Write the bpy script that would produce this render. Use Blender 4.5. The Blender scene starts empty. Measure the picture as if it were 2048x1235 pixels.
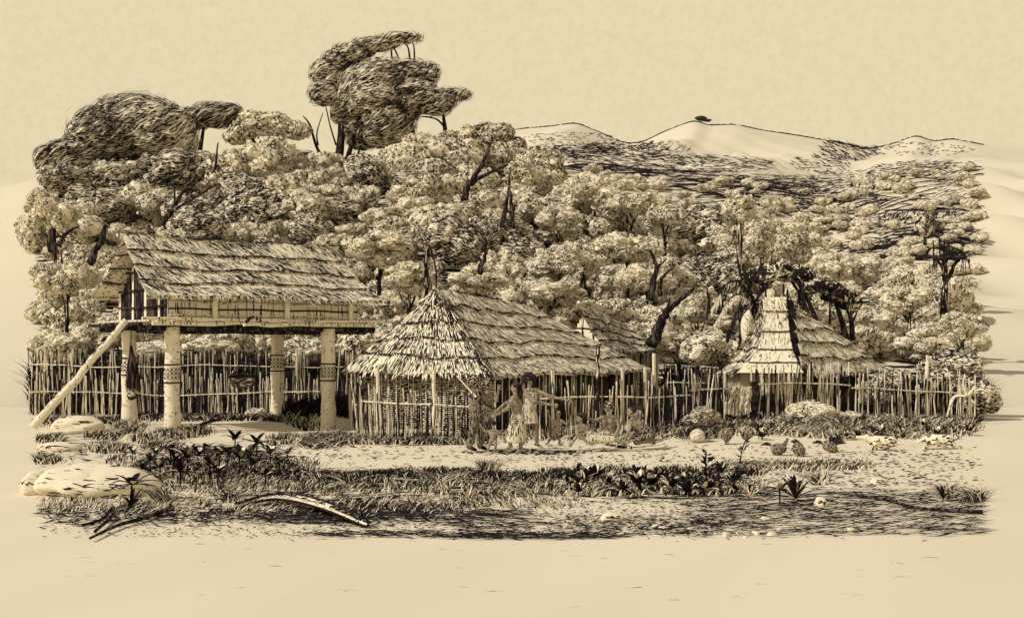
import bpy, bmesh, math, random
import numpy as np
from mathutils import Vector
random.seed(7)
rng = np.random.default_rng(7)
S = bpy.context.scene
COL = S.collection
# ------------------------------------------------------------ camera, world, sun, exposure
F = 2472.0                      # focal length in photograph pixels (2048 wide)
HZ = 690.0                      # horizon row
CH = 2.3                        # eye height
cam_d = bpy.data.cameras.new('camera'); cam = bpy.data.objects.new('camera', cam_d); COL.objects.link(cam)
cam.location = (0, 0, CH); cam.rotation_euler = (math.radians(90), 0, 0)
cam_d.sensor_width = 36.0; cam_d.lens = 36.0*F/2048.0
cam_d.shift_y = (HZ-617.5)/2048.0
cam_d.clip_start = 0.1; cam_d.clip_end = 6000
S.camera = cam
SUN_EL, SUN_AZ = math.radians(40), math.radians(-118)      # azimuth measured from +Y towards +X
w = bpy.data.worlds.new('World'); S.world = w; w.use_nodes = True
nt = w.node_tree; nt.nodes.clear()
wo = nt.nodes.new('ShaderNodeOutputWorld'); bg = nt.nodes.new('ShaderNodeBackground')
tc = nt.nodes.new('ShaderNodeTexCoord'); sep = nt.nodes.new('ShaderNodeSeparateXYZ')
rp = nt.nodes.new('ShaderNodeValToRGB')
nz = nt.nodes.new('ShaderNodeTexNoise'); nz.inputs['Scale'].default_value = 160; nz.inputs['Detail'].default_value = 5; nz.inputs['Roughness'].default_value = .75
mr = nt.nodes.new('ShaderNodeMapRange'); mr.inputs[1].default_value = .3; mr.inputs[2].default_value = .7; mr.inputs[3].default_value = .93; mr.inputs[4].default_value = 1.06
nt.links.new(tc.outputs['Generated'], sep.inputs[0]); nt.links.new(sep.outputs['Z'], rp.inputs[0])
nt.links.new(tc.outputs['Generated'], nz.inputs['Vector']); nt.links.new(nz.outputs['Fac'], mr.inputs[0])
e = rp.color_ramp.elements
e[0].position = 0.0; e[0].color = (.80, .675, .435, 1)
e[1].position = .30; e[1].color = (.80, .685, .445, 1)
q = rp.color_ramp.elements.new(.46); q.color = (.34, .32, .29, 1)
mx = nt.nodes.new('ShaderNodeVectorMath'); mx.operation = 'SCALE'
nt.links.new(rp.outputs[0], mx.inputs[0]); nt.links.new(mr.outputs[0], mx.inputs['Scale'])
nt.links.new(mx.outputs[0], bg.inputs[0]); nt.links.new(bg.outputs[0], wo.inputs[0]); bg.inputs[1].default_value = 1.0
sd = bpy.data.lights.new('sun', 'SUN'); sun = bpy.data.objects.new('sun', sd); COL.objects.link(sun)
sd.energy = 2.9; sd.angle = math.radians(.5); sd.color = (1, .96, .88)
dirv = Vector((math.sin(SUN_AZ)*math.cos(SUN_EL), math.cos(SUN_AZ)*math.cos(SUN_EL), math.sin(SUN_EL)))
sun.rotation_euler = dirv.to_track_quat('Z', 'Y').to_euler()
S.view_settings.view_transform = 'Standard'; S.view_settings.look = 'None'
S.view_settings.exposure = 0; S.view_settings.gamma = 1
S.cycles.max_bounces = 4; S.cycles.diffuse_bounces = 2

# ------------------------------------------------------------ materials
CREAM = (.90, .80, .60); INK = (.020, .015, .018)
def mat(name, pale=CREAM, dark=INK, thr=.5, soft=.03, scale=(20, 20, 20), rot=(0, 0, 0), detail=2.5, patch=None, attr=None, flat=False):
    m = bpy.data.materials.new(name); m.use_nodes = True
    n = m.node_tree; b = n.nodes['Principled BSDF']
    b.inputs['Roughness'].default_value = 1; b.inputs['Specular IOR Level'].default_value = 0
    tcn = n.nodes.new('ShaderNodeTexCoord'); mp = n.nodes.new('ShaderNodeMapping')
    mp.inputs['Rotation'].default_value = rot; mp.inputs['Scale'].default_value = scale
    ns = n.nodes.new('ShaderNodeTexNoise'); ns.inputs['Scale'].default_value = 1; ns.inputs['Detail'].default_value = detail; ns.inputs['Roughness'].default_value = .6
    n.links.new(tcn.outputs['Object'], mp.inputs[0]); n.links.new(mp.outputs[0], ns.inputs['Vector'])
    src = ns.outputs['Fac']
    def add(a, bsock, k):
        mm = n.nodes.new('ShaderNodeMath'); mm.operation = 'MULTIPLY_ADD'
        n.links.new(bsock, mm.inputs[0]); mm.inputs[1].default_value = k; n.links.new(a, mm.inputs[2]); return mm.outputs[0]
    if patch:
        n2 = n.nodes.new('ShaderNodeTexNoise'); n2.inputs['Scale'].default_value = patch[0]; n2.inputs['Detail'].default_value = 2
        n.links.new(tcn.outputs['Object'], n2.inputs['Vector'])
        src = add(src, n2.outputs['Fac'], patch[1])
        thr = thr+patch[1]*.5
    if attr:
        at = n.nodes.new('ShaderNodeAttribute'); at.attribute_name = attr
        src = add(src, at.outputs['Fac'], -.42)
    r = n.nodes.new('ShaderNodeMapRange'); r.inputs[1].default_value = thr-soft; r.inputs[2].default_value = thr+soft
    n.links.new(src, r.inputs[0])
    cx = n.nodes.new('ShaderNodeMix'); cx.data_type = 'RGBA'
    cx.inputs[6].default_value = (*dark, 1); cx.inputs[7].default_value = (*pale, 1)
    n.links.new(r.outputs[0], cx.inputs[0]); n.links.new(cx.outputs[2], b.inputs['Base Color'])
    return m
R = math.radians; UP = np.array([0, 0, 1.])
M = {}
M['pale'] = mat('dry_pale', thr=.36, soft=.04, scale=(9, 9, 9))
M['ink'] = mat('dark_matter', pale=(.07, .055, .05), dark=INK, scale=(6, 6, 6))
M['leafcore'] = mat('foliage_mass', thr=.425, soft=.03, scale=(20, 20, 38), detail=3, patch=(2.2, .5))
M['leafdark'] = mat('leaf_dark', pale=(.035, .028, .028), dark=INK, scale=(3, 3, 3))
M['leafpale'] = mat('leaf_pale', thr=.32, scale=(9, 9, 9))
M['hatch'] = mat('shaggy_foliage', thr=.485, soft=.03, scale=(2.2, 2.2, 17), rot=(0, R(-33), 0), detail=2, patch=(2.2, .35))
M['hatchfine'] = mat('dark_foliage', thr=.50, soft=.03, scale=(7, 7, 42), rot=(0, R(-30), 0), detail=2, patch=(2, .35))
M['bark'] = mat('bark', thr=.60, soft=.04, scale=(16, 16, 3))
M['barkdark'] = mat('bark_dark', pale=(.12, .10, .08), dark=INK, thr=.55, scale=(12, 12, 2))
M['thatch'] = mat('thatch', thr=.40, soft=.05, scale=(14, 14, 3), patch=(1.3, .3))
M['straw'] = mat('straw_pale', thr=.3, scale=(5, 5, 5))
M['strawdark'] = mat('straw_dark', pale=(.04, .033, .03), dark=INK, scale=(4, 4, 4))
M['wood'] = mat('weathered_wood', thr=.42, soft=.04, scale=(26, 26, 2.2), patch=(1.5, .2))
M['post'] = mat('pale_log', thr=.335, soft=.03, scale=(30, 30, 1.2), patch=(1.2, .15))
M['weave'] = mat('woven_wall', thr=.47, soft=.03, scale=(7, 7, 34), patch=(.9, .3))
M['planks'] = mat('bamboo_wall', thr=.40, soft=.03, scale=(16, 16, 1.5))
M['rock'] = mat('rock', pale=(.82, .72, .54), thr=.375, soft=.03, scale=(3, 3, 18), rot=(0, R(24), 0), detail=4, patch=(1.6, .35))
M['skin'] = mat('skin', pale=(.38, .32, .235), thr=.43, soft=.03, scale=(14, 14, 60), rot=(0, R(35), 0))
M['hair'] = mat('hair', pale=(.14, .11, .09), dark=INK, thr=.55, scale=(30, 30, 30))
M['cloth'] = mat('cloth_pale', pale=(.78, .68, .5), thr=.46, soft=.03, scale=(48, 48, 6))
M['clothdark'] = mat('cloth_dark', pale=(.34, .29, .22), thr=.50, soft=.03, scale=(40, 40, 10))
M['pig'] = mat('pig_hide', thr=.43, soft=.03, scale=(9, 9, 16), rot=(0, .5, 0), detail=2.5, patch=(3.5, .5))
M['feather'] = mat('feather', pale=(.42, .36, .26), thr=.50, soft=.05, scale=(26, 26, 40))
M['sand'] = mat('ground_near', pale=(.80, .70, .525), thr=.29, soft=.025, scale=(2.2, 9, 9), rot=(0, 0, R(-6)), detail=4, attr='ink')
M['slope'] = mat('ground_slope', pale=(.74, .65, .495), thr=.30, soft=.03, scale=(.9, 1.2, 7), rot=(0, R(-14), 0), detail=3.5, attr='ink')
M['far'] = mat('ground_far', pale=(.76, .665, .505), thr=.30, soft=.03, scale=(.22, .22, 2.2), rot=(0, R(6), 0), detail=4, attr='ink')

# ------------------------------------------------------------ helpers
def P(px, py, Y): return np.array([(px-1024)/F*Y, Y, CH+(HZ-py)/F*Y])
def unit(v):
    v = np.asarray(v, float); return v/(np.linalg.norm(v, axis=-1, keepdims=True)+1e-12)
class MB:
    def __init__(s): s.V = []; s.Q = []; s.m = []; s.n = 0; s.mats = []
    def mi(s, k):
        if k not in s.mats: s.mats.append(k)
        return s.mats.index(k)
    def add(s, V, Q, k):
        V = np.asarray(V, float).reshape(-1, 3); Q = np.asarray(Q, int).reshape(-1, 4)
        s.V.append(V); s.Q.append(Q+s.n); s.n += len(V); s.m.append(np.full(len(Q), s.mi(k)))
    def arrays(s): return np.concatenate(s.V), np.concatenate(s.Q), np.concatenate(s.m)
    def mesh(s, name, origin=(0, 0, 0), smooth=False):
        V, Q, m = s.arrays(); V = V-np.asarray(origin)
        me = bpy.data.meshes.new(name)
        tri = Q[:, 3] == Q[:, 2]
        lens = np.where(tri, 3, 4); tot = np.concatenate([[0], np.cumsum(lens)[:-1]])
        flat = Q.reshape(-1); keep = np.ones(len(flat), bool); keep[3::4][tri] = False
        loops = flat[keep]
        me.vertices.add(len(V)); me.vertices.foreach_set('co', V.astype(np.float32).reshape(-1))
        me.loops.add(len(loops)); me.loops.foreach_set('vertex_index', loops.astype(np.int32))
        me.polygons.add(len(Q)); me.polygons.foreach_set('loop_start', tot.astype(np.int32))
        me.polygons.foreach_set('material_index', m.astype(np.int32))
        me.polygons.foreach_set('use_smooth', np.full(len(Q), smooth))
        me.update(calc_edges=True)
        for k in s.mats: me.materials.append(M[k])
        return me
    def build(s, name, parent=None, origin=(0, 0, 0), smooth=False):
        if s.n == 0: return None
        me = s.mesh(name, origin, smooth); return link(name, me, parent, origin)
def wloc(o):
    v = np.zeros(3)
    while o is not None: v += np.array(o.location); o = o.parent
    return v
def link(name, me, parent=None, origin=(0, 0, 0)):
    o = bpy.data.objects.new(name, me); COL.objects.link(o)
    o.location = np.asarray(origin)-(wloc(parent) if parent else 0)
    if parent: o.parent = parent
    return o
def tag(o, label=None, cat=None, group=None, kind=None):
    if label: o['label'] = label
    if cat: o['category'] = cat
    if group: o['group'] = group
    if kind: o['kind'] = kind
    return o
def thing(name, loc, label, cat, group=None):
    o = bpy.data.objects.new(name, None); COL.objects.link(o); o.location = loc; o.empty_display_size = .1
    return tag(o, label, cat, group)
def copy_tree(o, parent=None):
    c = o.copy(); COL.objects.link(c); c.parent = parent
    for ch in list(o.children): copy_tree(ch, c)
    return c
def diamonds(mb, pos, d, n, L, W, k, bend=0.):
    pos = np.asarray(pos); d = unit(d); sd_ = unit(np.cross(n, d)); L = np.asarray(L).reshape(-1, 1); W = np.asarray(W).reshape(-1, 1)
    m = pos+unit(n)*L*bend
    V = np.stack([pos-d*L/2, m+sd_*W/2, pos+d*L/2, m-sd_*W/2], 1)
    mb.add(V, np.arange(len(pos)*4), k)
def strips(mb, A, B, n, W, k):
    A = np.asarray(A); B = np.asarray(B); d = unit(B-A); s_ = unit(np.cross(n, d)); W = np.asarray(W).reshape(-1, 1)
    m = (A+B)/2
    V = np.stack([A, m+s_*W/2, B, m-s_*W/2], 1); mb.add(V, np.arange(len(A)*4), k)
def blades(mb, base, h, lean, w, k, ang=None):
    base = np.asarray(base); N = len(base); h = np.asarray(h).reshape(-1, 1); w = np.asarray(w).reshape(-1, 1)
    ang = rng.uniform(-.7, .7, N) if ang is None else ang
    sv = np.stack([np.cos(ang), np.sin(ang), 0*ang], 1)*w/2
    up = np.array([[0, 0, 1.]])
    mid = base+up*h*.6+lean*h*.35; tip = base+up*h*.95+lean*h*1.0
    V = np.stack([base-sv, base+sv, mid+sv*.8, mid-sv*.8, tip], 1)
    i = np.arange(N)[:, None]*5
    mb.add(V, np.concatenate([i+np.array([[0, 1, 2, 3]]), i+np.array([[3, 2, 4, 4]])]), k)
def tube(mb, pts, rad, k, n=8, cap=True):
    pts = np.asarray(pts, float); N = len(pts); rad = np.broadcast_to(np.asarray(rad, float), (N,))
    d = unit(np.gradient(pts, axis=0)); a = np.array([0, 0, 1.]) if abs(d[0][2]) < .9 else np.array([0, 1., 0])
    V = []
    th = np.arange(n)*2*math.pi/n
    u = unit(np.cross(d[0], a))
    for i in range(N):
        u = unit(u-d[i]*np.dot(u, d[i])); v = np.cross(d[i], u)
        V.append(pts[i]+rad[i]*(np.cos(th)[:, None]*u+np.sin(th)[:, None]*v))
    V = np.concatenate(V); Q = []
    for i in range(N-1):
        for j in range(n):
            b = (j+1) % n; Q.append((i*n+j, i*n+b, (i+1)*n+b, (i+1)*n+j))
    if cap:
        c0, c1 = len(V), len(V)+1; V = np.vstack([V, pts[0], pts[-1]])
        for j in range(n):
            b = (j+1) % n; Q.append((c0, b, j, j)); Q.append((c1, (N-1)*n+j, (N-1)*n+b, (N-1)*n+b))
    mb.add(V, Q, k)
def curve(pts, n=12):
    pts = np.asarray(pts, float); t = np.linspace(0, len(pts)-1, n); out = []
    for x in t:
        i = min(int(x), len(pts)-2); f = x-i
        p0 = pts[max(i-1, 0)]; p1 = pts[i]; p2 = pts[i+1]; p3 = pts[min(i+2, len(pts)-1)]
        out.append(.5*((2*p1)+(-p0+p2)*f+(2*p0-5*p1+4*p2-p3)*f*f+(-p0+3*p1-3*p2+p3)*f**3))
    return np.array(out)
def stick(mb, a, b, r0, r1, k, n=6, wob=0.02, seg=5):
    a = np.asarray(a, float); b = np.asarray(b, float); t = np.linspace(0, 1, seg)[:, None]
    pts = a+(b-a)*t+rng.normal(0, wob, (seg, 3))*np.sin(t*math.pi)
    tube(mb, pts, np.linspace(r0, r1, seg), k, n)
def box(mb, c, ax, ay, az, k):
    c = np.asarray(c); ax, ay, az = map(np.asarray, (ax, ay, az)); V = []
    for sz in (-1, 1):
        for sy in (-1, 1):
            for sx in (-1, 1): V.append(c+ax*sx+ay*sy+az*sz)
    mb.add(V, [(0, 2, 3, 1), (4, 5, 7, 6), (0, 1, 5, 4), (2, 6, 7, 3), (0, 4, 6, 2), (1, 3, 7, 5)], k)
_ico = {}
def ico(s):
    if s not in _ico:
        b = bmesh.new(); bmesh.ops.create_icosphere(b, subdivisions=s, radius=1)
        V = np.array([v.co[:] for v in b.verts]); Q = np.array([[v.index for v in f.verts] for f in b.faces]); b.free()
        _ico[s] = (V, np.hstack([Q, Q[:, 2:3]]))
    return _ico[s]
def blob(mb, c, r, k, sub=3, disp=.1, freq=3., seed=0):
    V, Q = ico(sub); rr = np.random.default_rng(seed); d = np.zeros(len(V))
    for i in range(6):
        w_ = rr.normal(0, freq, 3); d += np.sin(V@w_+rr.uniform(0, 6))/6
    V = V*(1+disp*1.6*d[:, None])
    mb.add(V*np.asarray(r)+np.asarray(c), Q, k)

# ------------------------------------------------------------ terrain
c1 = np.array([(-900, 420), (0, 372), (70, 362), (250, 350), (380, 322), (620, 322), (690, 360), (760, 335), (860, 305), (1000, 325), (1120, 385), (1300, 450), (1450, 500), (1560, 530), (1700, 560), (1970, 590), (2900, 600)], float)
c2 = np.array([(-900, 470), (0, 440), (800, 400), (1000, 325), (1150, 328), (1350, 345), (1500, 356), (1650, 378), (1760, 335), (1850, 325), (1970, 312), (2900, 290)], float)
c3 = np.array([(-900, 420), (600, 330), (900, 275), (1010, 262), (1050, 256), (1100, 252), (1152, 245), (1195, 262), (1250, 287), (1285, 284), (1330, 262), (1370, 246), (1395, 240), (1412, 250), (1470, 248), (1520, 259), (1600, 271), (1680, 285), (1735, 299), (1790, 286), (1832, 270), (1868, 283), (1905, 277), (1970, 290), (2300, 320), (2900, 350)], float)
BUMPS = [(-5.33, 35.9, -.32, 1.2), (-5.9, 38.4, .16, 1.0), (-12.5, 33, .12, 2.0), (9, 33, .18, 3.0), (-8.5, 22, .15, 2.0), (6, 17, .1, 2.5), (-1, 19.5, .1, 2.5)]
def zc(c, p, Y): return CH+(HZ-np.interp(p, c[:, 0], c[:, 1]))/F*Y
def terr(x, Y):
    x = np.asarray(x, float); Y = np.asarray(Y, float)
    p = 1024+F*x/np.maximum(Y, 30)
    z = .02*np.sin(x*.9+Y*.35)+.01*np.sin(x*2.3-Y*1.1)
    for bx, by, h, s in BUMPS: z = z+h*np.exp(-((x-bx)**2+(Y-by)**2)/(2*s*s))
    k1 = zc(c1, p, 100.); k2 = zc(c2, p, 260.); wb = 1-np.clip((np.abs(Y-716)-10)/90, 0, 1); pw = p+(1-wb)*(28*np.sin(Y*.021+x*.012)+14*np.sin(Y*.05-x*.03)); k3 = (zc(c3, pw-9, 720.)+zc(c3, pw, 720.)+zc(c3, pw+9, 720.))/3
    ks = [(46, 0*p), (72, k1*.42), (100, k1), (128, np.minimum(k1-1.5, k1*.55+k2*.2)), (260, k2), (380, k2*.95), (720, k3), (1150, k3*.4), (2500, 0*p)]
    out = np.where(Y < 46, z, 0)
    for (y0, z0), (y1, z1) in zip(ks[:-1], ks[1:]):
        t = np.clip((Y-y0)/(y1-y0), 0, 1)
        te = t*t*(3-2*t) if y0 in (100, 260) else (t**1.25 if y0 == 46 else t)
        out = np.where((Y >= y0) & (Y < y1), z0+(z1-z0)*te, out)
    und = (.5*np.sin(x*.31+Y*.13)+.4*np.sin(x*.17-Y*.27))*np.clip((Y-50)/30, 0, 1)*np.clip(Y/100, 0, 3)
    fine = (np.sin(x*.05+Y*.021)+np.sin(x*.11-Y*.03))*np.clip((Y-180)/200, 0, 1)*1.2*(1-np.exp(-((Y-720)/80)**2))
    return out+und*(1-np.exp(-((Y-720)/120)**2))*(1-.8*np.exp(-((Y-260)/30)**2))+fine+np.clip((Y-380)/150, 0, 1)*(1-wb)*2.2*(np.sin(x*.045+Y*.03)+np.sin(x*.09-Y*.05))
def G(px, py):
    Y = 5686./(py-HZ)
    for _ in range(4):
        z = float(terr((px-1024)/F*Y, Y)); Y = (CH-z)*F/(py-HZ)
    return np.array([(px-1024)/F*Y, Y, float(terr((px-1024)/F*Y, Y))])
def onhill(px, py, y0=50, y1=130):
    Ys = np.linspace(y0, y1, 300); x = (px-1024)/F*Ys; z = terr(x, Ys); pr = HZ-(z-CH)/Ys*F
    i = np.argmax(pr <= py) if (pr <= py).any() else int(np.argmin(pr))
    return np.array([x[i], Ys[i], z[i]])
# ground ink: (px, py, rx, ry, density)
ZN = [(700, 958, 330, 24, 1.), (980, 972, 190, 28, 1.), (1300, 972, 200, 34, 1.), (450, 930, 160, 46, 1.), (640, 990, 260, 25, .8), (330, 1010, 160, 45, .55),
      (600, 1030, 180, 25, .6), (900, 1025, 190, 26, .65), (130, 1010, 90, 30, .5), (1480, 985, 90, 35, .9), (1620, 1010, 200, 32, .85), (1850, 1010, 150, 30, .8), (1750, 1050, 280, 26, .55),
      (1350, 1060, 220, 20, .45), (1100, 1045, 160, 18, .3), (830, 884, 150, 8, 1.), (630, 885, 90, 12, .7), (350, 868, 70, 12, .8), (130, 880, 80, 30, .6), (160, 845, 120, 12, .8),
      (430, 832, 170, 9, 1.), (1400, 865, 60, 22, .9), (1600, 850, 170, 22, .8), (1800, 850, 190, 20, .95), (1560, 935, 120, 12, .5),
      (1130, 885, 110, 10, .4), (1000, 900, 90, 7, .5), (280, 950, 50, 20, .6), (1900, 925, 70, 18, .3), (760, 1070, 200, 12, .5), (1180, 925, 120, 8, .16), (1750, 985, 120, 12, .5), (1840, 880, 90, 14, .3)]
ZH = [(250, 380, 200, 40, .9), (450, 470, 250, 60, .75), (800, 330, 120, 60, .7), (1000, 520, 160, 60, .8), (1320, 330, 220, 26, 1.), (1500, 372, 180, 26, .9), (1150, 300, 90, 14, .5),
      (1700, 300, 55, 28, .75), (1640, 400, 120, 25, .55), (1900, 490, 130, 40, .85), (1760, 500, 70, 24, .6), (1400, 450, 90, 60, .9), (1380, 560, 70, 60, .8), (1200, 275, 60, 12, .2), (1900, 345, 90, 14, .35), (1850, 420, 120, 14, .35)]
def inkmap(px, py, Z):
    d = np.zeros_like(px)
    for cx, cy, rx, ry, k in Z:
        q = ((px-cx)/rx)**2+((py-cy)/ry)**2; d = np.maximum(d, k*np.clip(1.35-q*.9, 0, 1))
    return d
pc = np.unique(np.concatenate([np.linspace(-9000, -200, 60), np.linspace(-200, 2250, 380), np.linspace(2250, 11000, 60)]))
yr = np.unique(np.concatenate([np.linspace(-30, 8, 14), np.geomspace(8, 46, 150), np.linspace(46, 130, 130), np.geomspace(130, 400, 90), np.linspace(400, 716, 40), np.linspace(720, 2500, 40)]))
PX, YY = np.meshgrid(pc, yr); XX = (PX-1024)/F*np.sqrt(YY**2+np.where(YY < 14, (14-YY)**2, 0)); XX = np.where(YY < 0, (PX-1024)/F*20, XX)
ZZ = terr(XX, YY); nr, nc = PX.shape
idx = np.arange(nr*nc).reshape(nr, nc)
Q = np.stack([idx[:-1, :-1], idx[:-1, 1:], idx[1:, 1:], idx[1:, :-1]], -1).reshape(-1, 4)
Yc = np.repeat((yr[:-1]+yr[1:])/2, nc-1)
tm = MB(); V = np.stack([XX, YY, ZZ], -1).reshape(-1, 3)
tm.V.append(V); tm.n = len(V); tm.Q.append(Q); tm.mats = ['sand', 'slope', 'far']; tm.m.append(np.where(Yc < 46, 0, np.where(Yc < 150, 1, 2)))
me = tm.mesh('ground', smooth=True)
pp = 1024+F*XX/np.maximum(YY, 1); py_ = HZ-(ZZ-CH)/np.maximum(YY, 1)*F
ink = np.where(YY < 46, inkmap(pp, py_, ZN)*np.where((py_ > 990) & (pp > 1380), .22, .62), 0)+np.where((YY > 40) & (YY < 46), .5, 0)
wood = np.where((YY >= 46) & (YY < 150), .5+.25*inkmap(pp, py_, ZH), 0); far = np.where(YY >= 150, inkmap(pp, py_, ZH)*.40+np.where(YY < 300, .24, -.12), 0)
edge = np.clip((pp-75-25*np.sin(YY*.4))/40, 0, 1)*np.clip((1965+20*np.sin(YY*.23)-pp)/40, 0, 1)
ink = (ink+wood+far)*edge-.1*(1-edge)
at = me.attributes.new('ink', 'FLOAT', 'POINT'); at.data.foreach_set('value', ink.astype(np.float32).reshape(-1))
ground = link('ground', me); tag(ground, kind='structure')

# ------------------------------------------------------------ foliage
def crown(name, seed, lobes=13, flat=.8, nf=1500, L=.13, W=.04, dirv=None, dark=.62, core='leafcore', spread=.62, lr=(.34, .52), centers=None, tilt=.6, rough=.24):
    rr = np.random.default_rng(seed); mb = MB()
    if centers is None:
        C = rr.normal(0, 1, (lobes, 3)); C = unit(C)*rr.uniform(.55, 1, (lobes, 1))*spread; C[:, 2] = C[:, 2]*flat+.05
        C[:3] *= .4; Rl = rr.uniform(*lr, lobes)
        Rl = np.repeat(Rl[:, None], 3, 1)*np.array([1, 1, .9])
    else:
        C = np.array([c[:3] for c in centers], float); Rl = np.array([c[3:6] for c in centers], float)
    for i in range(len(C)): blob(mb, C[i], Rl[i], core, 3, rough, 5.0, seed*31+i)
    base_p = rr.normal(0, 3.2/max(.3, float(np.ptp(C[:, 0]))/2+.3), 3); ph0 = rr.uniform(0, 6)
    areas = (Rl.prod(1))**(2/3); cnt = (nf*areas/areas.sum()).astype(int)
    for i in range(len(C)):
        n = unit(rr.normal(0, 1, (cnt[i], 3))); n = n[n[:, 2] > -.75]
        pos = C[i]+n*Rl[i]*(1.0+np.abs(rr.normal(0, .085, (len(n), 1))))
        ok = np.ones(len(n), bool)
        for j in range(len(C)):
            if j != i: ok &= (((pos-C[j])/(Rl[j]*.93))**2).sum(1) > 1
        pos, n = pos[ok], n[ok]
        if dirv is None:
            base = unit(rr.normal(0, 1, 3)); d = unit(np.cross(n, base)+rr.normal(0, .55, n.shape))
        else:
            d = unit(np.array(dirv)+rr.normal(0, .13, n.shape))
        d = unit(d-n*(d*n).sum(1, keepdims=True)*(1-tilt*rr.uniform(-.2, 1, (len(n), 1))))
        nn = unit(n+rr.normal(0, .35, n.shape))
        ln = L*rr.uniform(.4, 1.4, len(n)); wd = W*rr.uniform(.6, 1.3, len(n))
        dens = .5+.5*np.sin(pos@base_p+ph0)*np.cos(pos[:, ::-1]@base_p*.7+ph0*2)
        dk = rr.random(len(n)) < np.clip(dark*(.55+.75*dens), 0, .97)
        if dk.any(): diamonds(mb, pos[dk], d[dk], nn[dk], ln[dk], wd[dk], 'leafdark', .12)
        if (~dk).any(): diamonds(mb, pos[~dk]+n[~dk]*.01, d[~dk], nn[~dk], ln[~dk], wd[~dk]*1.6, 'leafpale', .12)
    return mb
def trunk(seed, H=1., r=.09, k='bark', lean=0, limbs=4):
    rr = np.random.default_rng(seed); mb = MB()
    top = np.array([lean+rr.normal(0, .08), rr.normal(0, .05), H]); mid = top*.5+np.array([rr.normal(0, .06), 0, 0])
    tube(mb, curve([(0, 0, -.3), mid, top], 8), np.linspace(r, r*.45, 8), k)
    for i in range(limbs):
        a = rr.uniform(0, 6.28); s_ = top*rr.uniform(.55, .9); e_ = s_+np.array([math.cos(a)*.5, math.sin(a)*.5, rr.uniform(.3, .6)])
        tube(mb, curve([s_, (s_+e_)/2+np.array([0, 0, -.06]), e_], 6), np.linspace(r*.45, r*.12, 6), k, 6)
    return mb
VAR = []
for i in range(12):
    cm = crown('crown', 100+i, lobes=[30, 16, 24][i % 3]+i, flat=[.7, .9, .6][(i//3) % 3], nf=7500, L=.11, W=.031, dark=[.58, .68, .82][i % 3], lr=(.16, .40), spread=.8, rough=.3).mesh('crown', smooth=False)
    VAR.append((cm, trunk(200+i).mesh('trunk', smooth=True)))
for i in range(4):
    cm = crown('crown', 170+i, lobes=20+i*2, flat=.65, nf=7000, L=.2, W=.03, dirv=(.8, .1, .45), dark=.95, core='hatchfine', tilt=.2, rough=.25).mesh('crown')
    VAR.append((cm, trunk(230+i).mesh('trunk', smooth=True)))
def pick(px, py):
    k = float(inkmap(np.array([px]), np.array([py]), ZH)[0])
    if random.random() < k*.85: return random.choice([12, 13, 14, 15])
    return random.randrange(12) if k > .2 else random.choice([0, 3, 6, 9, 1, 4, 7, 10, 2])
def tree(px, py, Y, r, var, label, group, rot=None, name='tree', sz=1.):
    """crown centred near (px,py) at depth Y, radius r metres; the trunk runs down to the ground"""
    c = P(px, py, Y); py0 = py; gz = float(terr(c[0], Y)); hb = max(c[2]-gz, r*.55)
    t = thing(name, (c[0], Y, gz), label, 'tree', group)
    t.rotation_euler = (0, 0, random.uniform(0, 6.28) if rot is None else rot)
    o = bpy.data.objects.new('crown', VAR[var][0]); COL.objects.link(o); o.parent = t; o.location = (0, 0, hb); o.scale = (r, r, r*sz)
    o = bpy.data.objects.new('trunk', VAR[var][1]); COL.objects.link(o); o.parent = t; o.scale = (r*.9, r*.9, hb*.95)
    cell(t, px, py, 'far' if Y > 125 else ('dark' if var > 11 else 'near'))
    return t
ZL = [(0, 640, 'rounded pale tree in the crowded wood above and behind the stilted house', 'trees on the slope behind the stilted house'),
      (640, 1120, 'bushy pale tree in the wood on the slope above the large hipped hut', 'trees on the slope above the large hut'),
      (1120, 1560, 'pale cauliflower shaped tree in the bright wood above the small gabled hut', 'trees on the slope above the small gabled hut'),
      (1560, 2100, 'low pale tree on the slope between the steep roofed hut and the platform', 'trees on the slope behind the steep roofed hut')]
ORD = ['first', 'second', 'third', 'fourth', 'fifth', 'sixth', 'seventh', 'eighth', 'ninth', 'tenth', 'eleventh', 'twelfth', 'thirteenth', 'fourteenth', 'fifteenth', 'sixteenth', 'seventeenth', 'eighteenth', 'nineteenth', 'twentieth']
CELLS = {}
XB = [(0, 200, 'left of the stilted house roof', 'under far left ridge tree'), (200, 390, 'behind stilted roof left half', 'under the broad dark dome tree'), (390, 560, 'behind stilted roof right half', 'under the twin trunked ridge tree'), (560, 760, 'just right of the stilted house roof', 'below the tallest tree'),
      (760, 930, 'directly above the large hut ridge', 'right of the tallest tree'), (930, 1110, 'above the right slope of the large hut', 'around the dead forked trunk'), (1110, 1290, 'above the small gabled hut', 'below the dark far ridge'), (1290, 1440, 'around the leaning dead trunk', 'below the bare bright mountain'), (1440, 1600, 'above the steep roofed hut', 'above the palm'), (1600, 1780, 'right of the steep roof peak', 'right of the arching trees'), (1780, 2100, 'around the lookout platform', 'above the lookout platform')]
def cell(o, px, py, kind):
    for i, (a, b, lo, hi) in enumerate(XB):
        if a <= px < b:
            up = py < 470; key = (kind, i, up if kind != 'far' else 0, int(py//60)); CELLS.setdefault(key, []).append((px, o, hi if up else lo)); return
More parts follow.
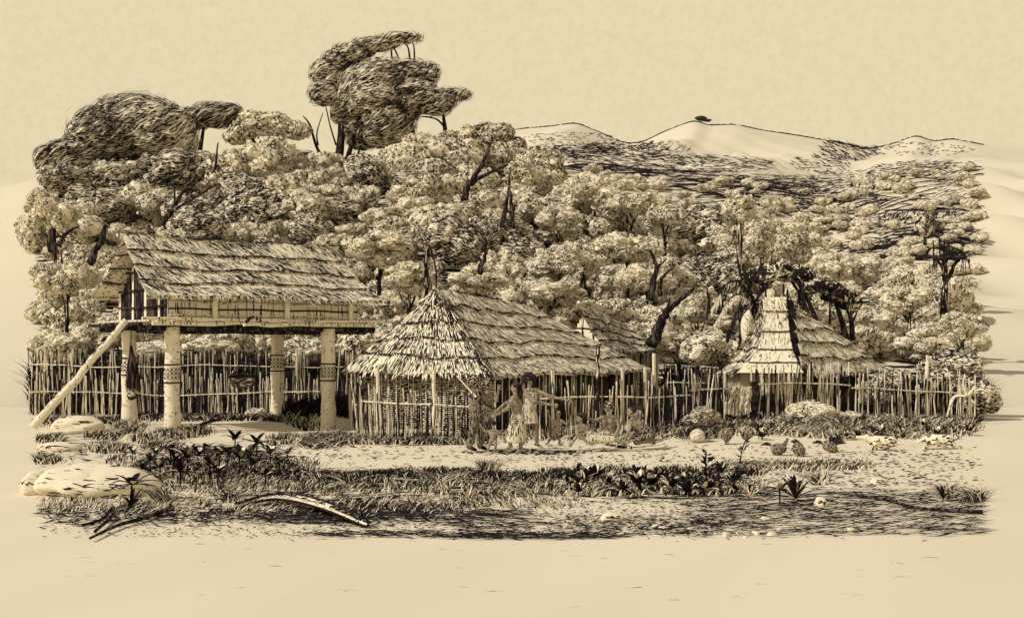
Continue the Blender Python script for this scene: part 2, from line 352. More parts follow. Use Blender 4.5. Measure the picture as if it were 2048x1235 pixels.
def name_cells():
    rows = {}
    for key in CELLS: rows.setdefault(key[:3], []).append(key)
    for base, keys in rows.items():
        keys.sort(key=lambda k: k[3])
        for ri, k in enumerate(keys):
            L_ = sorted(CELLS[k], key=lambda v: v[0]); tier = '' if len(keys) == 1 else (['upper row', 'middle row', 'lower row'][ri] if len(keys) == 3 else ['upper row', 'lower row'][ri] if len(keys) == 2 else ['top row', 'second row', 'third row', 'lowest row', 'row beneath it', 'bottom row'][min(ri, 5)])
            for n_, (px, o, where) in enumerate(L_):
                kd = {'far': 'small tree', 'near': 'pale tree', 'dark': 'dark tree'}[k[0]]
                o['label'] = f"{kd}, {ORD[min(n_, 19)]} from left{', ' + tier if tier else ''}, {where}"
def zone(px):
    for a, b, l, g in ZL:
        if a <= px < b: return l, g
for row in range(11):
    py = 705-row*36
    cy = np.interp
    for colm in range(25):
        px = 100+colm*77+(38 if row % 2 else 0)+random.uniform(-20, 20)
        if px > 1950 or px < 82: continue
        crest = float(np.interp(px, c1[:, 0], c1[:, 1]))
        if py < crest-6: continue
        g = onhill(px, py+12, 50, 101)
        rp_ = random.choice([random.uniform(34, 50), random.uniform(50, 74)]); r = rp_*g[1]/F
        if px+rp_ > 1990: continue
        l, gr = zone(px)
        tree(px, py+random.uniform(-8, 8)-rp_*.25, g[1], r, pick(px, py), l, gr, sz=random.uniform(.7, 1.1))
# low trees on the far right hand slope
farV = []; LOW = [crown('c', 150+i, lobes=10, flat=.7, nf=900, L=.2, W=.055, dark=.72).arrays() for i in range(3)]; fmats = None
far_mb = MB()
for k_ in ('leafcore', 'leafdark', 'leafpale'): far_mb.mi(k_)
for i in range(190):
    px = random.uniform(1130, 1960) if i % 2 else random.uniform(1500, 1960); lo = float(np.interp(px, c1[:, 0], c1[:, 1])); hi = float(np.interp(px, c2[:, 0], c2[:, 1]))+14
    if lo-hi < 25: continue
    py = random.uniform(hi, lo); g = onhill(px, py, 130, 262)
    rp_ = random.uniform(11, 20)*(1+.7*(py-hi)/(lo-hi))
    if i >= 70:
        V_, Q_, m_ = LOW[i % 3]; r_ = rp_*g[1]/F; a_ = random.uniform(0, 6.28); Rz = np.array([[math.cos(a_), -math.sin(a_), 0], [math.sin(a_), math.cos(a_), 0], [0, 0, .75]])
        far_mb.V.append((V_@Rz.T)*r_+g+UP*r_*.3); far_mb.Q.append(Q_+far_mb.n); far_mb.n += len(V_); far_mb.m.append(m_); continue
    t = tree(px, py-rp_*.3, g[1], rp_*g[1]/F, random.randrange(12), 'small low tree dotted over the far right hand hillside below the mountains', 'small trees on the far hillside', sz=.7)
o = far_mb.build('distant_wood', None, (40, 190, 20)); tag(o, 'continuous distant woodland covering the far right hillside', 'woodland', kind='stuff')
def special(name, parts, trunks, label, kbark='barkdark', group=None, **kw):
    """parts: list of (px,py,Y,rx,ry,rz px) crown lobes, trunks: list of (list of (px,py,dY), r0, r1)"""
    b = trunks[0][0][0]; Y0 = kw.pop('Y'); base = P(b[0], b[1], Y0+b[2])
    t = thing(name, base, label, 'tree', group)
    if parts:
        s_ = Y0/F
        cen = [np.concatenate([P(p[0], p[1], Y0+p[2])-base, np.array([p[3], p[4], p[5]])*s_]) for p in parts]
        mbb = crown('crown', kw.pop('seed', 5), centers=cen, **kw)
        o = link('crown', mbb.mesh('crown'), None); o.parent = t
    for pts, r0, r1 in trunks:
        mb = MB(); q_ = np.array([P(a, b_, Y0+c) for a, b_, c in pts]); n = max(6, len(pts)*4)
        tube(mb, curve(q_, n), np.linspace(r0, r1, n), kbark, 7)
        mb.build('trunk' if r0 > .11 else 'limb', t, base, True)
    return t
HK = dict(L=1.0, W=.055, dirv=(.80, 0, .55), dark=.9, core='hatch', tilt=0, rough=.2)
# tall tree
special('tall_tree', [(760, 165, 0, 75, 50, 42), (700, 170, 1, 40, 40, 45), (800, 150, 0, 72, 40, 30), (655, 145, 0, 34, 25, 24), (648, 188, -1, 28, 25, 24), (740, 210, 0, 62, 50, 42), (790, 215, 0, 50, 40, 36), (850, 200, -1, 62, 30, 22),
                      (905, 190, 0, 36, 20, 12), (770, 265, 0, 56, 45, 34), (725, 275, 1, 30, 30, 28), (705, 105, 0, 40, 22, 17), (740, 92, 0, 38, 22, 14), (672, 115, 0, 24, 16, 14), (800, 76, 0, 44, 20, 9), (770, 88, 0, 28, 16, 9), (850, 145, 0, 28, 20, 20), (765, 235, -1, 44, 30, 30), (740, 190, -1, 60, 36, 40), (830, 180, -1, 40, 26, 26), (690, 225, 0, 26, 24, 26), (870, 215, -1, 30, 20, 18), (720, 250, 0, 34, 26, 26), (805, 240, 0, 26, 20, 26)],
        [([(668, 372, 0), (680, 300, 0), (682, 230, 0), (664, 190, 0), (645, 170, 0)], .42, .09), ([(683, 362, .4), (700, 300, 0), (715, 250, 0)], .3, .1), ([(664, 370, 0), (655, 340, -.3), (632, 290, -.2), (620, 250, 0), (606, 232, 0)], .2, .04), ([(636, 290, -.2), (634, 265, 0), (646, 225, 0)], .08, .03),
         ([(672, 290, 0), (660, 250, 0), (650, 205, 0)], .08, .04), ([(893, 282, 0), (890, 255, 0), (886, 225, 0)], .26, .1), ([(890, 255, 0), (872, 238, 0), (842, 233, 0)], .1, .04), ([(720, 130, 0), (714, 112, 0)], .1, .05),
         ([(784, 118, 0), (782, 98, 0), (776, 88, 0)], .09, .04), ([(798, 118, 0), (790, 100, 0), (784, 90, 0)], .09, .04), ([(820, 120, 0), (816, 95, 0), (806, 84, 0)], .09, .04), ([(829, 120, 0), (828, 95, 0), (824, 82, 0)], .08, .04), ([(712, 345, 0), (716, 310, 0), (725, 280, 0)], .14, .05)],
        'tallest dark windswept tree with layered flat crowns rising above the ridge', Y=98, nf=13000, seed=11, **HK)
special('dome_tree', [(270, 245, 0, 90, 60, 52), (215, 265, 0, 72, 60, 48), (320, 262, 0, 68, 60, 48), (170, 300, 0, 44, 50, 36), (360, 285, 0, 34, 40, 32), (250, 295, 1, 90, 40, 28), (150, 330, 1, 30, 30, 22)],
        [([(262, 362, 0), (270, 320, 0), (262, 280, 0)], .32, .12), ([(255, 362, -.3), (240, 330, -.3), (232, 300, 0)], .18, .08), ([(250, 368, -.3), (230, 335, -.4), (203, 320, -.2)], .18, .07), ([(268, 362, 0), (290, 330, -.4), (312, 312, 0)], .2, .07), ([(228, 372, -.3), (215, 345, -.3), (206, 322, 0)], .16, .07), ([(272, 360, 0), (298, 340, -.3), (330, 358, -.3)], .1, .04)],
        'broad dark dome shaped tree on the ridge at the far left', Y=96, nf=9000, seed=12, **HK)
special('hatched_tree', [(425, 232, 0, 42, 30, 24), (385, 238, 0, 36, 30, 20), (455, 228, 0, 28, 24, 18)], [([(400, 300, 0), (405, 270, 0), (410, 240, 0)], .2, .08)], 'small dark round tree on the ridge just right of the dark dome', Y=100, nf=2600, seed=13, **HK)
special('pale_topped_tree', [(505, 238, 0, 26, 20, 16), (545, 240, 0, 30, 20, 15), (470, 275, 0, 22, 20, 14), (520, 250, 0, 48, 30, 22), (490, 262, 0, 30, 24, 18), (560, 256, 0, 34, 26, 20), (590, 262, 0, 30, 24, 18)], [([(512, 322, 0), (512, 292, 0), (500, 272, 0)], .24, .09), ([(523, 322, 0), (524, 292, 0), (536, 270, 0)], .24, .09), ([(543, 312, 0), (540, 290, 0), (548, 270, 0)], .14, .06)],
        'pale topped tree on twin straight trunks between dark dome and tallest tree', Y=97, nf=3600, seed=14, L=.34, W=.09, dark=.6, core='leafcore')
special('edge_tree', [(96, 318, 0, 24, 24, 26), (120, 308, 0, 28, 24, 24), (140, 330, 0, 26, 24, 22)], [([(92, 375, 0), (86, 350, 0), (84, 330, 0)], .2, .08), ([(97, 378, 0), (105, 350, 0), (115, 330, 0)], .18, .07)], 'dark leaning tree at the left end of the ridge beside the dome', Y=95, nf=2200, seed=15, **HK)
special('crest_tree', [(975, 275, 0, 36, 26, 26), (1005, 268, 0, 22, 20, 20), (940, 285, 0, 30, 24, 20), (1030, 292, 0, 22, 20, 16)], [([(990, 330, 0), (988, 300, 0), (985, 280, 0)], .2, .1)], 'pale rounded tree at the right end of the ridge before the mountains', Y=98, nf=4200, seed=16, L=.3, W=.085, dark=.65, core='leafcore')
special('crest_tree', [(1080, 315, 0, 32, 26, 22), (1060, 330, 0, 30, 24, 20), (1108, 320, 0, 18, 20, 18)], [([(1048, 360, 0), (1052, 335, 0), (1062, 308, 0)], .14, .06)], 'pale tree stepping down the ridge with one thin trunk, below the mountains', Y=97, nf=3000, seed=17, L=.3, W=.085, dark=.65, core='leafcore')
special('spreading_tree', [(840, 290, 0, 34, 24, 22), (900, 300, 0, 34, 24, 22), (790, 345, -1, 40, 26, 24), (860, 345, -2, 50, 26, 24), (930, 350, -1, 34, 26, 22), (870, 305, 0, 60, 30, 30), (810, 320, 0, 44, 30, 30), (915, 320, 0, 50, 30, 30)], [([(860, 380, 0), (862, 350, 0), (868, 320, 0)], .24, .1)], 'wide pale tree filling the ridge right of the tallest tree', Y=93, nf=8000, seed=18, L=.3, W=.085, dark=.75, core='leafcore')
# big pale crowns nearer the huts
for a in [((840, 395, 66, 34), 80), ((1190, 400, 62, 40), 82), ((1120, 440, 50, 40), 78), ((1265, 420, 60, 42), 80), ((1330, 440, 50, 40), 78), ((1110, 590, 60, 40), 58), ((1250, 500, 68, 46), 66), ((1290, 560, 56, 42), 60), ((1160, 520, 60, 44), 64), ((760, 500, 70, 42), 60), ((820, 560, 60, 34), 54), ((960, 560, 60, 34), 56),
          ((1480, 430, 44, 50), 62), ((1530, 480, 48, 50), 58), ((1600, 500, 50, 44), 62), ((1660, 540, 44, 40), 60), ((1820, 600, 56, 44), 60), ((1920, 655, 50, 40), 56), ((1360, 690, 66, 40), 46), ((1400, 620, 50, 40), 52), ((1850, 690, 56, 40), 48), ((140, 560, 60, 50), 52), ((110, 430, 50, 44), 70), ((640, 410, 60, 40), 82)]:
    (px, py, rx, rz), Y = a; l, gr = zone(px)
    tree(px, py, Y, rx*Y/F, random.choice([0, 3, 6, 1, 4]), l, gr, sz=rz/rx)
# bare trunks and dead trees
def bare(lines, Y, label, name='dead_tree', k='barkdark', group=None):
    b = lines[0][0][0]; base = P(b[0], b[1], Y); t = thing(name, base, label, 'tree', group)
    for i, (pts, r0, r1) in enumerate(lines):
        mb = MB(); n = len(pts)*4; pc_ = curve(np.array([P(a_, b_, Y) for a_, b_ in pts]), n); pc_ += rng.normal(0, r0*.12, pc_.shape)
        tube(mb, pc_, np.linspace(r0, r1, n), k, 7); mb.build('trunk' if i == 0 else 'branch', t, base, True)
    return t
bare([([(930, 400), (934, 375), (950, 352), (970, 320), (985, 278)], .26, .05), ([(936, 370), (965, 352), (1015, 330)], .2, .05), ([(968, 322), (966, 308)], .05, .02)], 74, 'dead forked trunk leaning right on the slope below the ridge')
bare([([(1005, 455), (1010, 420), (1018, 380), (1020, 335)], .17, .03)], 66, 'left one of two thin bare spike trunks on the middle slope', 'bare_trunk')
bare([([(1024, 455), (1024, 420), (1018, 370)], .2, .04), ([(1024, 425), (1034, 405)], .07, .03)], 65.5, 'right one of two thin bare spike trunks, with a short side branch', 'bare_trunk')
bare([([(1302, 690), (1320, 650), (1335, 620), (1360, 600), (1388, 578)], .24, .04), ([(1335, 620), (1340, 595)], .07, .03)], 45, 'thick dark leaning dead trunk beside the small gabled hut')
bare([([(1300, 600), (1308, 560), (1312, 530), (1300, 500)], .17, .05), ([(1320, 590), (1322, 560), (1345, 535)], .12, .04), ([(1312, 540), (1330, 520)], .06, .03)], 53, 'dark branching trunk standing above the leaning dead trunk')
bare([([(106, 505), (104, 480), (102, 458)], .24, .14), ([(104, 482), (92, 470), (80, 470)], .07, .03), ([(104, 478), (118, 472), (132, 476)], .07, .03)], 53, 'short forked bare trunk at the left edge of the wood', 'bare_trunk')
bare([([(118, 492), (126, 475), (142, 460), (160, 452)], .13, .04), ([(126, 475), (116, 468)], .05, .03)], 53.5, 'curved bare trunk leaning right beside the short forked one', 'bare_trunk')
bare([([(182, 525), (192, 500), (204, 480), (212, 450)], .17, .07)], 48, 'slanting bare trunk just above the stilted house left gable', 'bare_trunk')
bare([([(320, 455), (345, 420), (365, 385), (395, 350)], .2, .05), ([(345, 420), (372, 405), (440, 365)], .12, .04), ([(350, 410), (348, 370)], .09, .03)], 74, 'gnarled trunks rising above the stilted house roof ridge', 'gnarled_tree')
bare([([(425, 350), (432, 325), (434, 300), (437, 285)], .12, .04), ([(432, 330), (446, 340), (440, 355)], .06, .03)], 88, 'thin hooked sapling on the slope under the small dark ridge tree', 'bare_trunk')
bare([([(960, 545), (964, 525), (975, 500)], .16, .05), ([(964, 525), (955, 508)], .06, .03)], 52, 'short dark trunk showing behind the large hut ridge', 'bare_trunk')
bare([([(1415, 640), (1418, 600), (1413, 580), (1420, 570)], .07, .03)], 45, 'slender sapling stem left of the palm fronds', 'sapling', k='bark')

# ------------------------------------------------------------ thatch
def thatch(slope, A, B, C, D, bands, parent, origin, seed=0, concave=.12, slant=.25, nst=1800, step=.05, dark=.75, mat_='thatch', lip_r=.022, fringe=1., wst=.021, name='roof_slope', lab=None, wav=.05):
    """A,B top left/right; C,D bottom left/right"""
    rr = np.random.default_rng(seed); A, B, C, D = [np.asarray(v, float) for v in (A, B, C, D)]
    N = np.cross(B-A+D-C, (C+D)/2-(A+B)/2); N = -N if N[2] < 0 else N; N = N/np.linalg.norm(N)
    ph = rr.uniform(0, 6, 8)
    down = np.linalg.norm((C+D)/2-(A+B)/2); wid = max(np.linalg.norm(D-C), np.linalg.norm(B-A))
    def rag(u, k): return (wav*(np.sin(u*wid*1.1+ph[0]+k*1.7)+.6*np.sin(u*wid*2.9+ph[1]+k*2.3)))/down
    def surf(u, v, lift=0.):
        u = np.asarray(u, float)[..., None]; v = np.asarray(v, float)[..., None]
        p = (A+(B-A)*u)*(1-v)+(C+(D-C)*u)*v
        b = -concave*4*v*(1-v)+.035*np.sin(u*wid*1.3+ph[2]+v*3)+.02*np.sin(u*wid*4+ph[3]-v*7)
        return p+N*(b+np.asarray(lift)[..., None]) if np.ndim(lift) else p+N*(b+lift)
    mb = MB(); nu = max(10, int(wid*10)); us = np.linspace(0, 1, nu+1)
    jag = rr.normal(0, .012, (bands, nu+1))/down*1.5
    lip_lines = []
    for k in range(bands):
        v0 = k/bands; v1 = (k+1)/bands
        e0 = v0+(rag(us, k-1) if k else 0*us); e1 = v1+(rag(us, k) if k < bands-1 else rag(us, k)*.6)+jag[k]
        rows = []
        for r in range(5):
            f = r/4; rows.append(surf(us, e0+(e1-e0)*f, .015+step*f))
        rows.append(surf(us, e1, -.06))
        V = np.concatenate(rows); i = np.arange(nu); Q = []
        for r in range(5):
            a = r*(nu+1)+i; Q.append(np.stack([a, a+1, a+nu+2, a+nu+1], 1))
        mb.add(V, np.concatenate(Q), mat_)
        # straws
        n = nst//bands; nc_ = max(3, int(wid*2.2)); cu = rr.uniform(0, 1, nc_); cv = rr.uniform(0, .7, nc_)
        ci = rr.integers(0, nc_, n); cl = rr.random(n) < .62
        u = np.where(cl, cu[ci]+rr.normal(0, .16/wid, n), rr.uniform(0, 1, n)); f0 = np.where(cl, cv[ci]+rr.normal(0, .14, n), rr.uniform(0, .95, n)**.8)
        f0 = np.clip(f0, 0, .93); u = np.clip(u, .002, .998); ln = rr.uniform(.15, .5, n); f1 = np.minimum(f0+ln, 1.02)
        sl = (slant+rr.normal(0, .06, n))*(f1-f0)*down/bands/wid
        eu0 = (v0+rag(u, k-1)*(k > 0)); eu1 = v1+rag(u, k)
        u1 = np.clip(u+sl, 0, 1)
        a = surf(u, eu0+(eu1-eu0)*f0, .022+step*f0); b = surf(u1, eu0+(eu1-eu0)*f1, .026+step*f1)
        wd = wst*rr.uniform(.5, 1.3, n); dk = rr.random(n) < dark
        nn = np.repeat(N[None], n, 0)+rr.normal(0, .15, (n, 3))
        if dk.any(): strips(mb, a[dk], b[dk], nn[dk], wd[dk], 'strawdark')
        if (~dk).any(): strips(mb, a[~dk]+N*.006, b[~dk]+N*.006, nn[~dk], wd[~dk]*1.5, 'straw')
        # ragged ends over the band below
        n = int(wid*30*fringe*(2 if k == bands-1 else 1)); u = rr.uniform(0, 1, n); eu = v1+rag(u, k)*(1 if k < bands-1 else .6)
        dn = unit((C-A)*(1-u[:, None])+(D-B)*u[:, None]); a = surf(u, eu-.02, step+.02); L = rr.uniform(.05, .2, n)[:, None]*(1.25 if k == bands-1 else .7)
        b = a+dn*L*.8+np.array([0, 0, -.35])*L+rr.normal(0, .02, (n, 3)); dk = rr.random(n) < .7
        strips(mb, a[dk], b[dk], nn[:1]+0*a[dk], wst*1.3*np.ones(dk.sum()), 'strawdark'); strips(mb, a[~dk], b[~dk], nn[:1]+0*a[~dk], wst*1.9*np.ones((~dk).sum()), 'straw')
        if k < bands-1: lip_lines.append(surf(us[::2], (e1-.004)[::2], step+.012))
    o = mb.build(name, parent, origin)
    if lab: o['label'] = lab
    for b in lip_lines:
        m2 = MB(); tube(m2, b, lip_r*(1+.4*np.sin(np.arange(len(b))*1.3)), 'strawdark', 5); q_ = m2.build('dark_lip_line', None, origin); q_.location = (0, 0, 0); q_.parent = o  # dark tube added along each course's lip to deepen its shade line
    # underside
    return o, surf
def ridge(A, B, parent, origin, r=.07, sag=.04):
    mb = MB(); t = np.linspace(0, 1, 14)[:, None]; A = np.asarray(A); B = np.asarray(B)
    pts = A+(B-A)*t+np.array([0, 0, -sag])*np.sin(t*math.pi)+rng.normal(0, .012, (14, 3)); tube(mb, pts, r, 'thatch', 7)
    n = int(np.linalg.norm(B-A)*60); u = rng.uniform(0, 1, n)[:, None]; p = A+(B-A)*u+rng.normal(0, r*.6, (n, 3))+np.array([0, -r*.5, r*.6])
    strips(mb, p, p+(B-A)/np.linalg.norm(B-A)*rng.uniform(.1, .4, (n, 1))+rng.normal(0, .02, (n, 3)), np.array([0, -.7, .7])+0*p, .03+0*u[:, 0], 'strawdark')
    mb.build('ridge_pole', parent, origin)
UP = np.array([0, 0, 1.])

# ------------------------------------------------------------ stilted house
RL = P(243, 470, 33.5); aa = np.array([.77, .637, 0]); tt = np.array([.637, -.77, 0]); LN = 6.75
RR = RL+aa*LN; RR[2] = P(672, 497, RR[1])[2]
house = thing('stilted_house', (RL[0]+2.5, 35, 0), 'long thatched storehouse raised on four fat log posts at the left', 'stilted house'); HO = tuple(house.location)
FL = RL+tt*2.05-aa*.15; FL[2] = 3.58; FR = RR+tt*2.1+aa*.25; FR[2] = 3.55
BL = RL-tt*2.0+aa*.05; BL[2] = 3.6; BR = RR-tt*2.0; BR[2] = 3.6
thatch('f', RL, RR, FL, FR, 4, house, HO, 1, .10, .55, 4600, dark=.86, wav=.03, fringe=.7, name='roof_slope', lab='near roof slope in four courses of pale thatch')
thatch('b', RL+np.array([0, 0, -.02]), RR, BL, BR, 4, house, HO, 2, .10, .2, 900, name='roof_slope', lab='rear roof slope with ragged dark thatch')
ridge(RL-aa*.12, RR+aa*.1, house, HO, .055)
# gable and walls
FZ = 2.98
def quadwall(a, b, z0, z1, k, name, parent, org, th=.04, nrm=None, ztop2=None):
    a = np.asarray(a, float).copy(); b = np.asarray(b, float).copy(); d = unit(b-a); n_ = np.array([d[1], -d[0], 0]) if nrm is None else np.asarray(nrm)
    mb = MB(); c = (a+b)/2; c[2] = (z0+z1)/2; box(mb, c, (b-a)*np.array([1, 1, 0])/2, n_*th, UP*(z1-z0)/2, k)
    L = np.linalg.norm((b-a)[:2]); return mb, d, n_, L
def slats(mb, a, d, n_, L, z0, z1, sp=.1, w=.035, k='planks', dk='strawdark', off=.045, p=.5):
    x = 0
    while x < L:
        c = np.asarray(a)*np.array([1, 1, 0])+d*x; hgt = random.uniform(-.03, .03)
        r = w*random.uniform(.5, .9)
        tube(mb, [np.append((c+n_*off)[:2], z0), np.append((c+n_*off+rng.normal(0, .008, 3))[:2], z1+hgt)], r, dk if random.random() < p else k, 6)
        x += sp*random.uniform(.6, 1.4)
wl = RL+tt*1.6+aa*.6; wr = RR+tt*1.6-aa*.25; bl = RL-tt*1.6+aa*.6; br = RR-tt*1.6-aa*.25
mb, d, n_, L = quadwall(wl, wr, FZ, 3.75, 'planks', 'w', house, HO)
slats(mb, wl, d, n_, L, FZ, 3.7, .42, .012, p=1.)
fw = mb.build('front_wall', house, HO)
for z in (3.10, 3.27, 3.44):
    m2 = MB(); t = np.linspace(0, 1, 24)[:, None]; tube(m2, wl*(1-t)*[1, 1, 0]+wr*t*[1, 1, 0]+n_*.085+UP*(z+.012*np.sin(t*19)), .024, 'wood' if z != 3.27 else 'strawdark', 6); m2.build('rail', fw, HO)
for x in (1.3, 3.5, 5.6):
    m2 = MB(); box(m2, (wl+d*x)*[1, 1, 0]+n_*.12+UP*3.3, d*.07, n_*.03, UP*.3, 'post'); m2.build('wall_plate', fw, HO)
mb, d, n_, L = quadwall(bl, br, FZ, 3.75, 'planks', 'w', house, HO); mb.build('rear_wall', house, HO)
# gable end (left): slatted pentagon
for (s0, nm) in ((0, 'gable_wall'), (1, 'gable_wall')):
    A_, B_ = (bl, wl) if s0 == 0 else (br, wr); mb = MB(); n = 22
    d = unit((B_-A_)*[1, 1, 0]); L = np.linalg.norm((B_-A_)[:2]); nn_ = -aa if s0 == 0 else aa
    for i in range(n):
        x = (i+.5)/n*L; c = A_*[1, 1, 0]+d*x; zt = 3.55+max(0, 1.55*(1-abs(x-L/2)/(L/2)))
        box(mb, c+UP*(FZ+zt)/2+nn_*random.uniform(-.01, .012), d*L/n*.46, nn_*.02, UP*(zt-FZ)/2, 'barkdark' if i % 6 else 'planks')  # gable's shade under the roof overhang put into the dark slat colour
    gw = mb.build(nm, house, HO)
    for z in (3.35, 3.8, 4.3):
        m2 = MB(); hw = min(L/2, (5.1-z)/1.55*L/2+.2); c = (A_+B_)/2*[1, 1, 0]+UP*z+nn_*.06; stick(m2, c-d*hw, c+d*hw, .03, .03, 'barkdark'); m2.build('rail', gw, HO)
# floor: platform boards, beams
mb = MB(); cen = (RL+RR)/2*[1, 1, 0]
for i in range(34):
    s_ = .12+i*(LN+.15)/34; random.random(); c = RL*[1, 1, 0]+aa*s_+UP*(FZ-.03)
    box(mb, c, aa*.100, tt*(1.75+random.uniform(-.05, .1)), UP*.022, 'wood')
mb.build('floor', house, HO)
for k, (o_, z, r, e0, e1) in enumerate([(1.78, FZ-.10, .06, .1, .2), (1.5, FZ-.22, .10, .1, .4), (-1.5, FZ-.22, .10, .0, .1), (0, FZ-.2, .08, .0, .1), (1.85, FZ+.02, .04, -.2, .7), (.9, FZ-.24, .09, .1, .1), (1.2, FZ-.3, .07, .2, .3)]):
    mb = MB(); stick(mb, RL*[1, 1, 0]+aa*e0+tt*o_+UP*z, RR*[1, 1, 0]+aa*e1+tt*o_+UP*(z+.0), r, r*.9, 'wood' if k in (0, 4) else 'barkdark', 8, .02, 9); mb.build('floor_beam', house, HO)
for i in range(7):
    mb = MB(); c = RL*[1, 1, 0]+aa*(i*1.1-.2)+UP*(FZ-.13); stick(mb, c-tt*1.8, c+tt*1.8, .05, .05, 'barkdark', 6); mb.build('joist', house, HO)
mb = MB(); c = P(507, 645, 33.3); tube(mb, curve([c+aa*-.25, c+UP*.16, c+aa*.25], 8), .05, 'bark', 6); tube(mb, [c-aa*.3-UP*.06, c+aa*.2-UP*.03], .045, 'post', 6); mb.build('log_end', house, HO)
mb = MB(); c = P(250, 565, 32.6); 
# posts with carved collars
def post(base, ztop, r, k, collar):
    mb = MB(); z0 = base[2]-.15; n = 12; zs = np.linspace(z0, ztop, n); pts = np.stack([base[0]+0*zs, base[1]+0*zs, zs], 1); pts[:, 0] += .012*np.sin(zs*4)
    tube(mb, pts, r*(1.0+.05*np.sin(zs*5)+.06*(zs < .6)), k, 16)
    # dark strokes, denser along both edges and round the back
    n = 460; th = rng.uniform(0, 6.28, n); keep = rng.random(n) < .25+.75*np.clip(np.sin(th+.4), 0, 1)**2+.45*np.abs(np.cos(th))**6
    th = th[keep]; z = rng.uniform(z0+.1, ztop, len(th)); nrm = np.stack([np.cos(th), np.sin(th), 0*th], 1)
    pos = np.stack([base[0]+0*th, base[1]+0*th, z], 1)+nrm*(r*1.07+.006); diamonds(mb, pos, np.stack([-np.sin(th), np.cos(th), .05+0*th], 1), nrm, .10+0*th, .018+0*th, 'strawdark')
    o = mb.build('post', house, HO, True); zc_ = collar
    m2 = MB(); zz = [zc_-.22, zc_+.22]
    for s_ in (-1, 1): tube(m2, [(base[0], base[1], zc_+s_*.24-.02), (base[0], base[1], zc_+s_*.24+.02)], r*1.13, 'ink', 16)
    th = np.linspace(0, 6.28, 14, endpoint=False)
    for t_ in th:
        for q_ in (-1, 1):
            for h in (-.11, .0, .11):
                nrm = np.array([math.cos(t_), math.sin(t_), 0]); p = np.array([base[0], base[1], zc_+h])+nrm*(r*1.1+.012); dd = np.array([-math.sin(t_), math.cos(t_), q_*1.2])
                diamonds(m2, [p], [dd], [nrm], [.17], [.024], 'strawdark')
    q_ = m2.build('carved_band', None, HO); q_.location = (0, 0, 0); q_.parent = o
for (s_, side, zc_) in ((.78, 1.5, 1.55), (5.57, 1.5, 1.52), (.83, -1.5, 1.7), (5.57, -1.5, 1.75)):
    b = RL*[1, 1, 0]+aa*s_+tt*side; b[2] = float(terr(b[0], b[1])); post(b, FZ-.2, .205, 'post', zc_)
# notched log ladder
lad = thing('log_ladder', G(78, 842), 'notched log leaning as a ladder against the platform of the stilted house', 'ladder')
mb = MB(); a = G(62, 850); a[1] = 30.5; a = P(66, 846, 30.6); b = P(252, 640, 31.7); stick(mb, a-UP*.1, b, .11, .08, 'post', 10, .02, 10)
n = 110; t = rng.uniform(0, 1, (n, 1)); th = rng.uniform(3.9, 6.9, n); nn_ = np.stack([np.cos(th)*.7, np.sin(th), np.cos(th)*-.6], 1)
diamonds(mb, a+(b-a)*t+unit(nn_)*(.10-.028*t), unit(b-a)+np.array([.4, 0, .2])+rng.normal(0, .2, (n, 3)), nn_, .10+0*th, .014+0*th, 'strawdark'); lo = mb.build('log', lad, a, True)
for i in range(8):
    m2 = MB(); c = a+(b-a)*(i+1)/9+UP*.075-np.array([.06, 0, 0]); box(m2, c, unit(b-a)*.05, np.array([0, .08, 0]), UP*.018, 'bark'); m2.build('step', lad, a)
# hanging basket, hanging bundle
def strokes_on(mb, c, r, n, L, W, k='strawdark', dr=None):
    nv = unit(rng.normal(0, 1, (n, 3))); d = np.cross(nv, unit(rng.normal(0, 1, 3) if dr is None else np.array(dr, float)))+rng.normal(0, .25, (n, 3))
    diamonds(mb, np.asarray(c)+nv*np.asarray(r)*1.03, d, nv, L*rng.uniform(.6, 1.3, n), W+0*nv[:, 0], k)
c = P(485, 757, 34.2); hb = thing('hanging_basket', c, 'round woven basket hung on cords beneath the stilted house floor', 'basket')
mb = MB(); V, Q_ = ico(3); V = V.copy(); V[:, 2] = np.minimum(V[:, 2], .15+.05*V[:, 0]); mb.add(V*[.36, .36, .26]+c, Q_, 'weave'); strokes_on(mb, c-UP*.02, (.36, .36, .25), 420, .2, .022, dr=(0, 0, 1)); mb.build('basket_bowl', hb, c)
mb = MB(); th = np.linspace(0, 6.283, 20); tube(mb, c+np.stack([.37*np.cos(th), .37*np.sin(th), .05+.01*np.sin(th*5)], 1), .03, 'strawdark', 6); mb.build('rim', hb, c)
top = P(486, 672, 34.2); kn = P(487, 712, 34.2)
for i in range(5):
    t_ = i*1.256; mb = MB(); tube(mb, [kn, c+np.array([.34*math.cos(t_), .34*math.sin(t_), .05])], .009, 'strawdark', 5); mb.build('cord', hb, c)
mb = MB(); tube(mb, [top+UP*.1, kn], .014, 'strawdark', 5); mb.build('cord', hb, c)
c = P(262, 735, 34.0); hb = thing('hanging_bundle', c, 'dark bound bundle hanging against the far left post', 'bundle')
mb = MB(); tube(mb, curve([P(262, 690, 34), P(264, 720, 34), P(266, 758, 34), P(268, 790, 34), P(270, 797, 34)], 14), [.03, .05, .07, .11, .14, .17, .19, .2, .2, .2, .19, .17, .12, .05], 'barkdark', 10)
n = 240; z = rng.uniform(0, 1, n); q_ = P(262, 712, 34)*(1-z[:, None])+P(268, 790, 34)*z[:, None]; th = rng.uniform(2.8, 6.6, n); nv = np.stack([np.cos(th), np.sin(th), 0*th], 1)
diamonds(mb, q_+nv*(.06+.15*z[:, None]), np.stack([nv[:, 1], -nv[:, 0], .4+0*z], 1), nv, .16+0*z, .028+0*z, 'straw'); mb.build('bundle_body', hb, c)
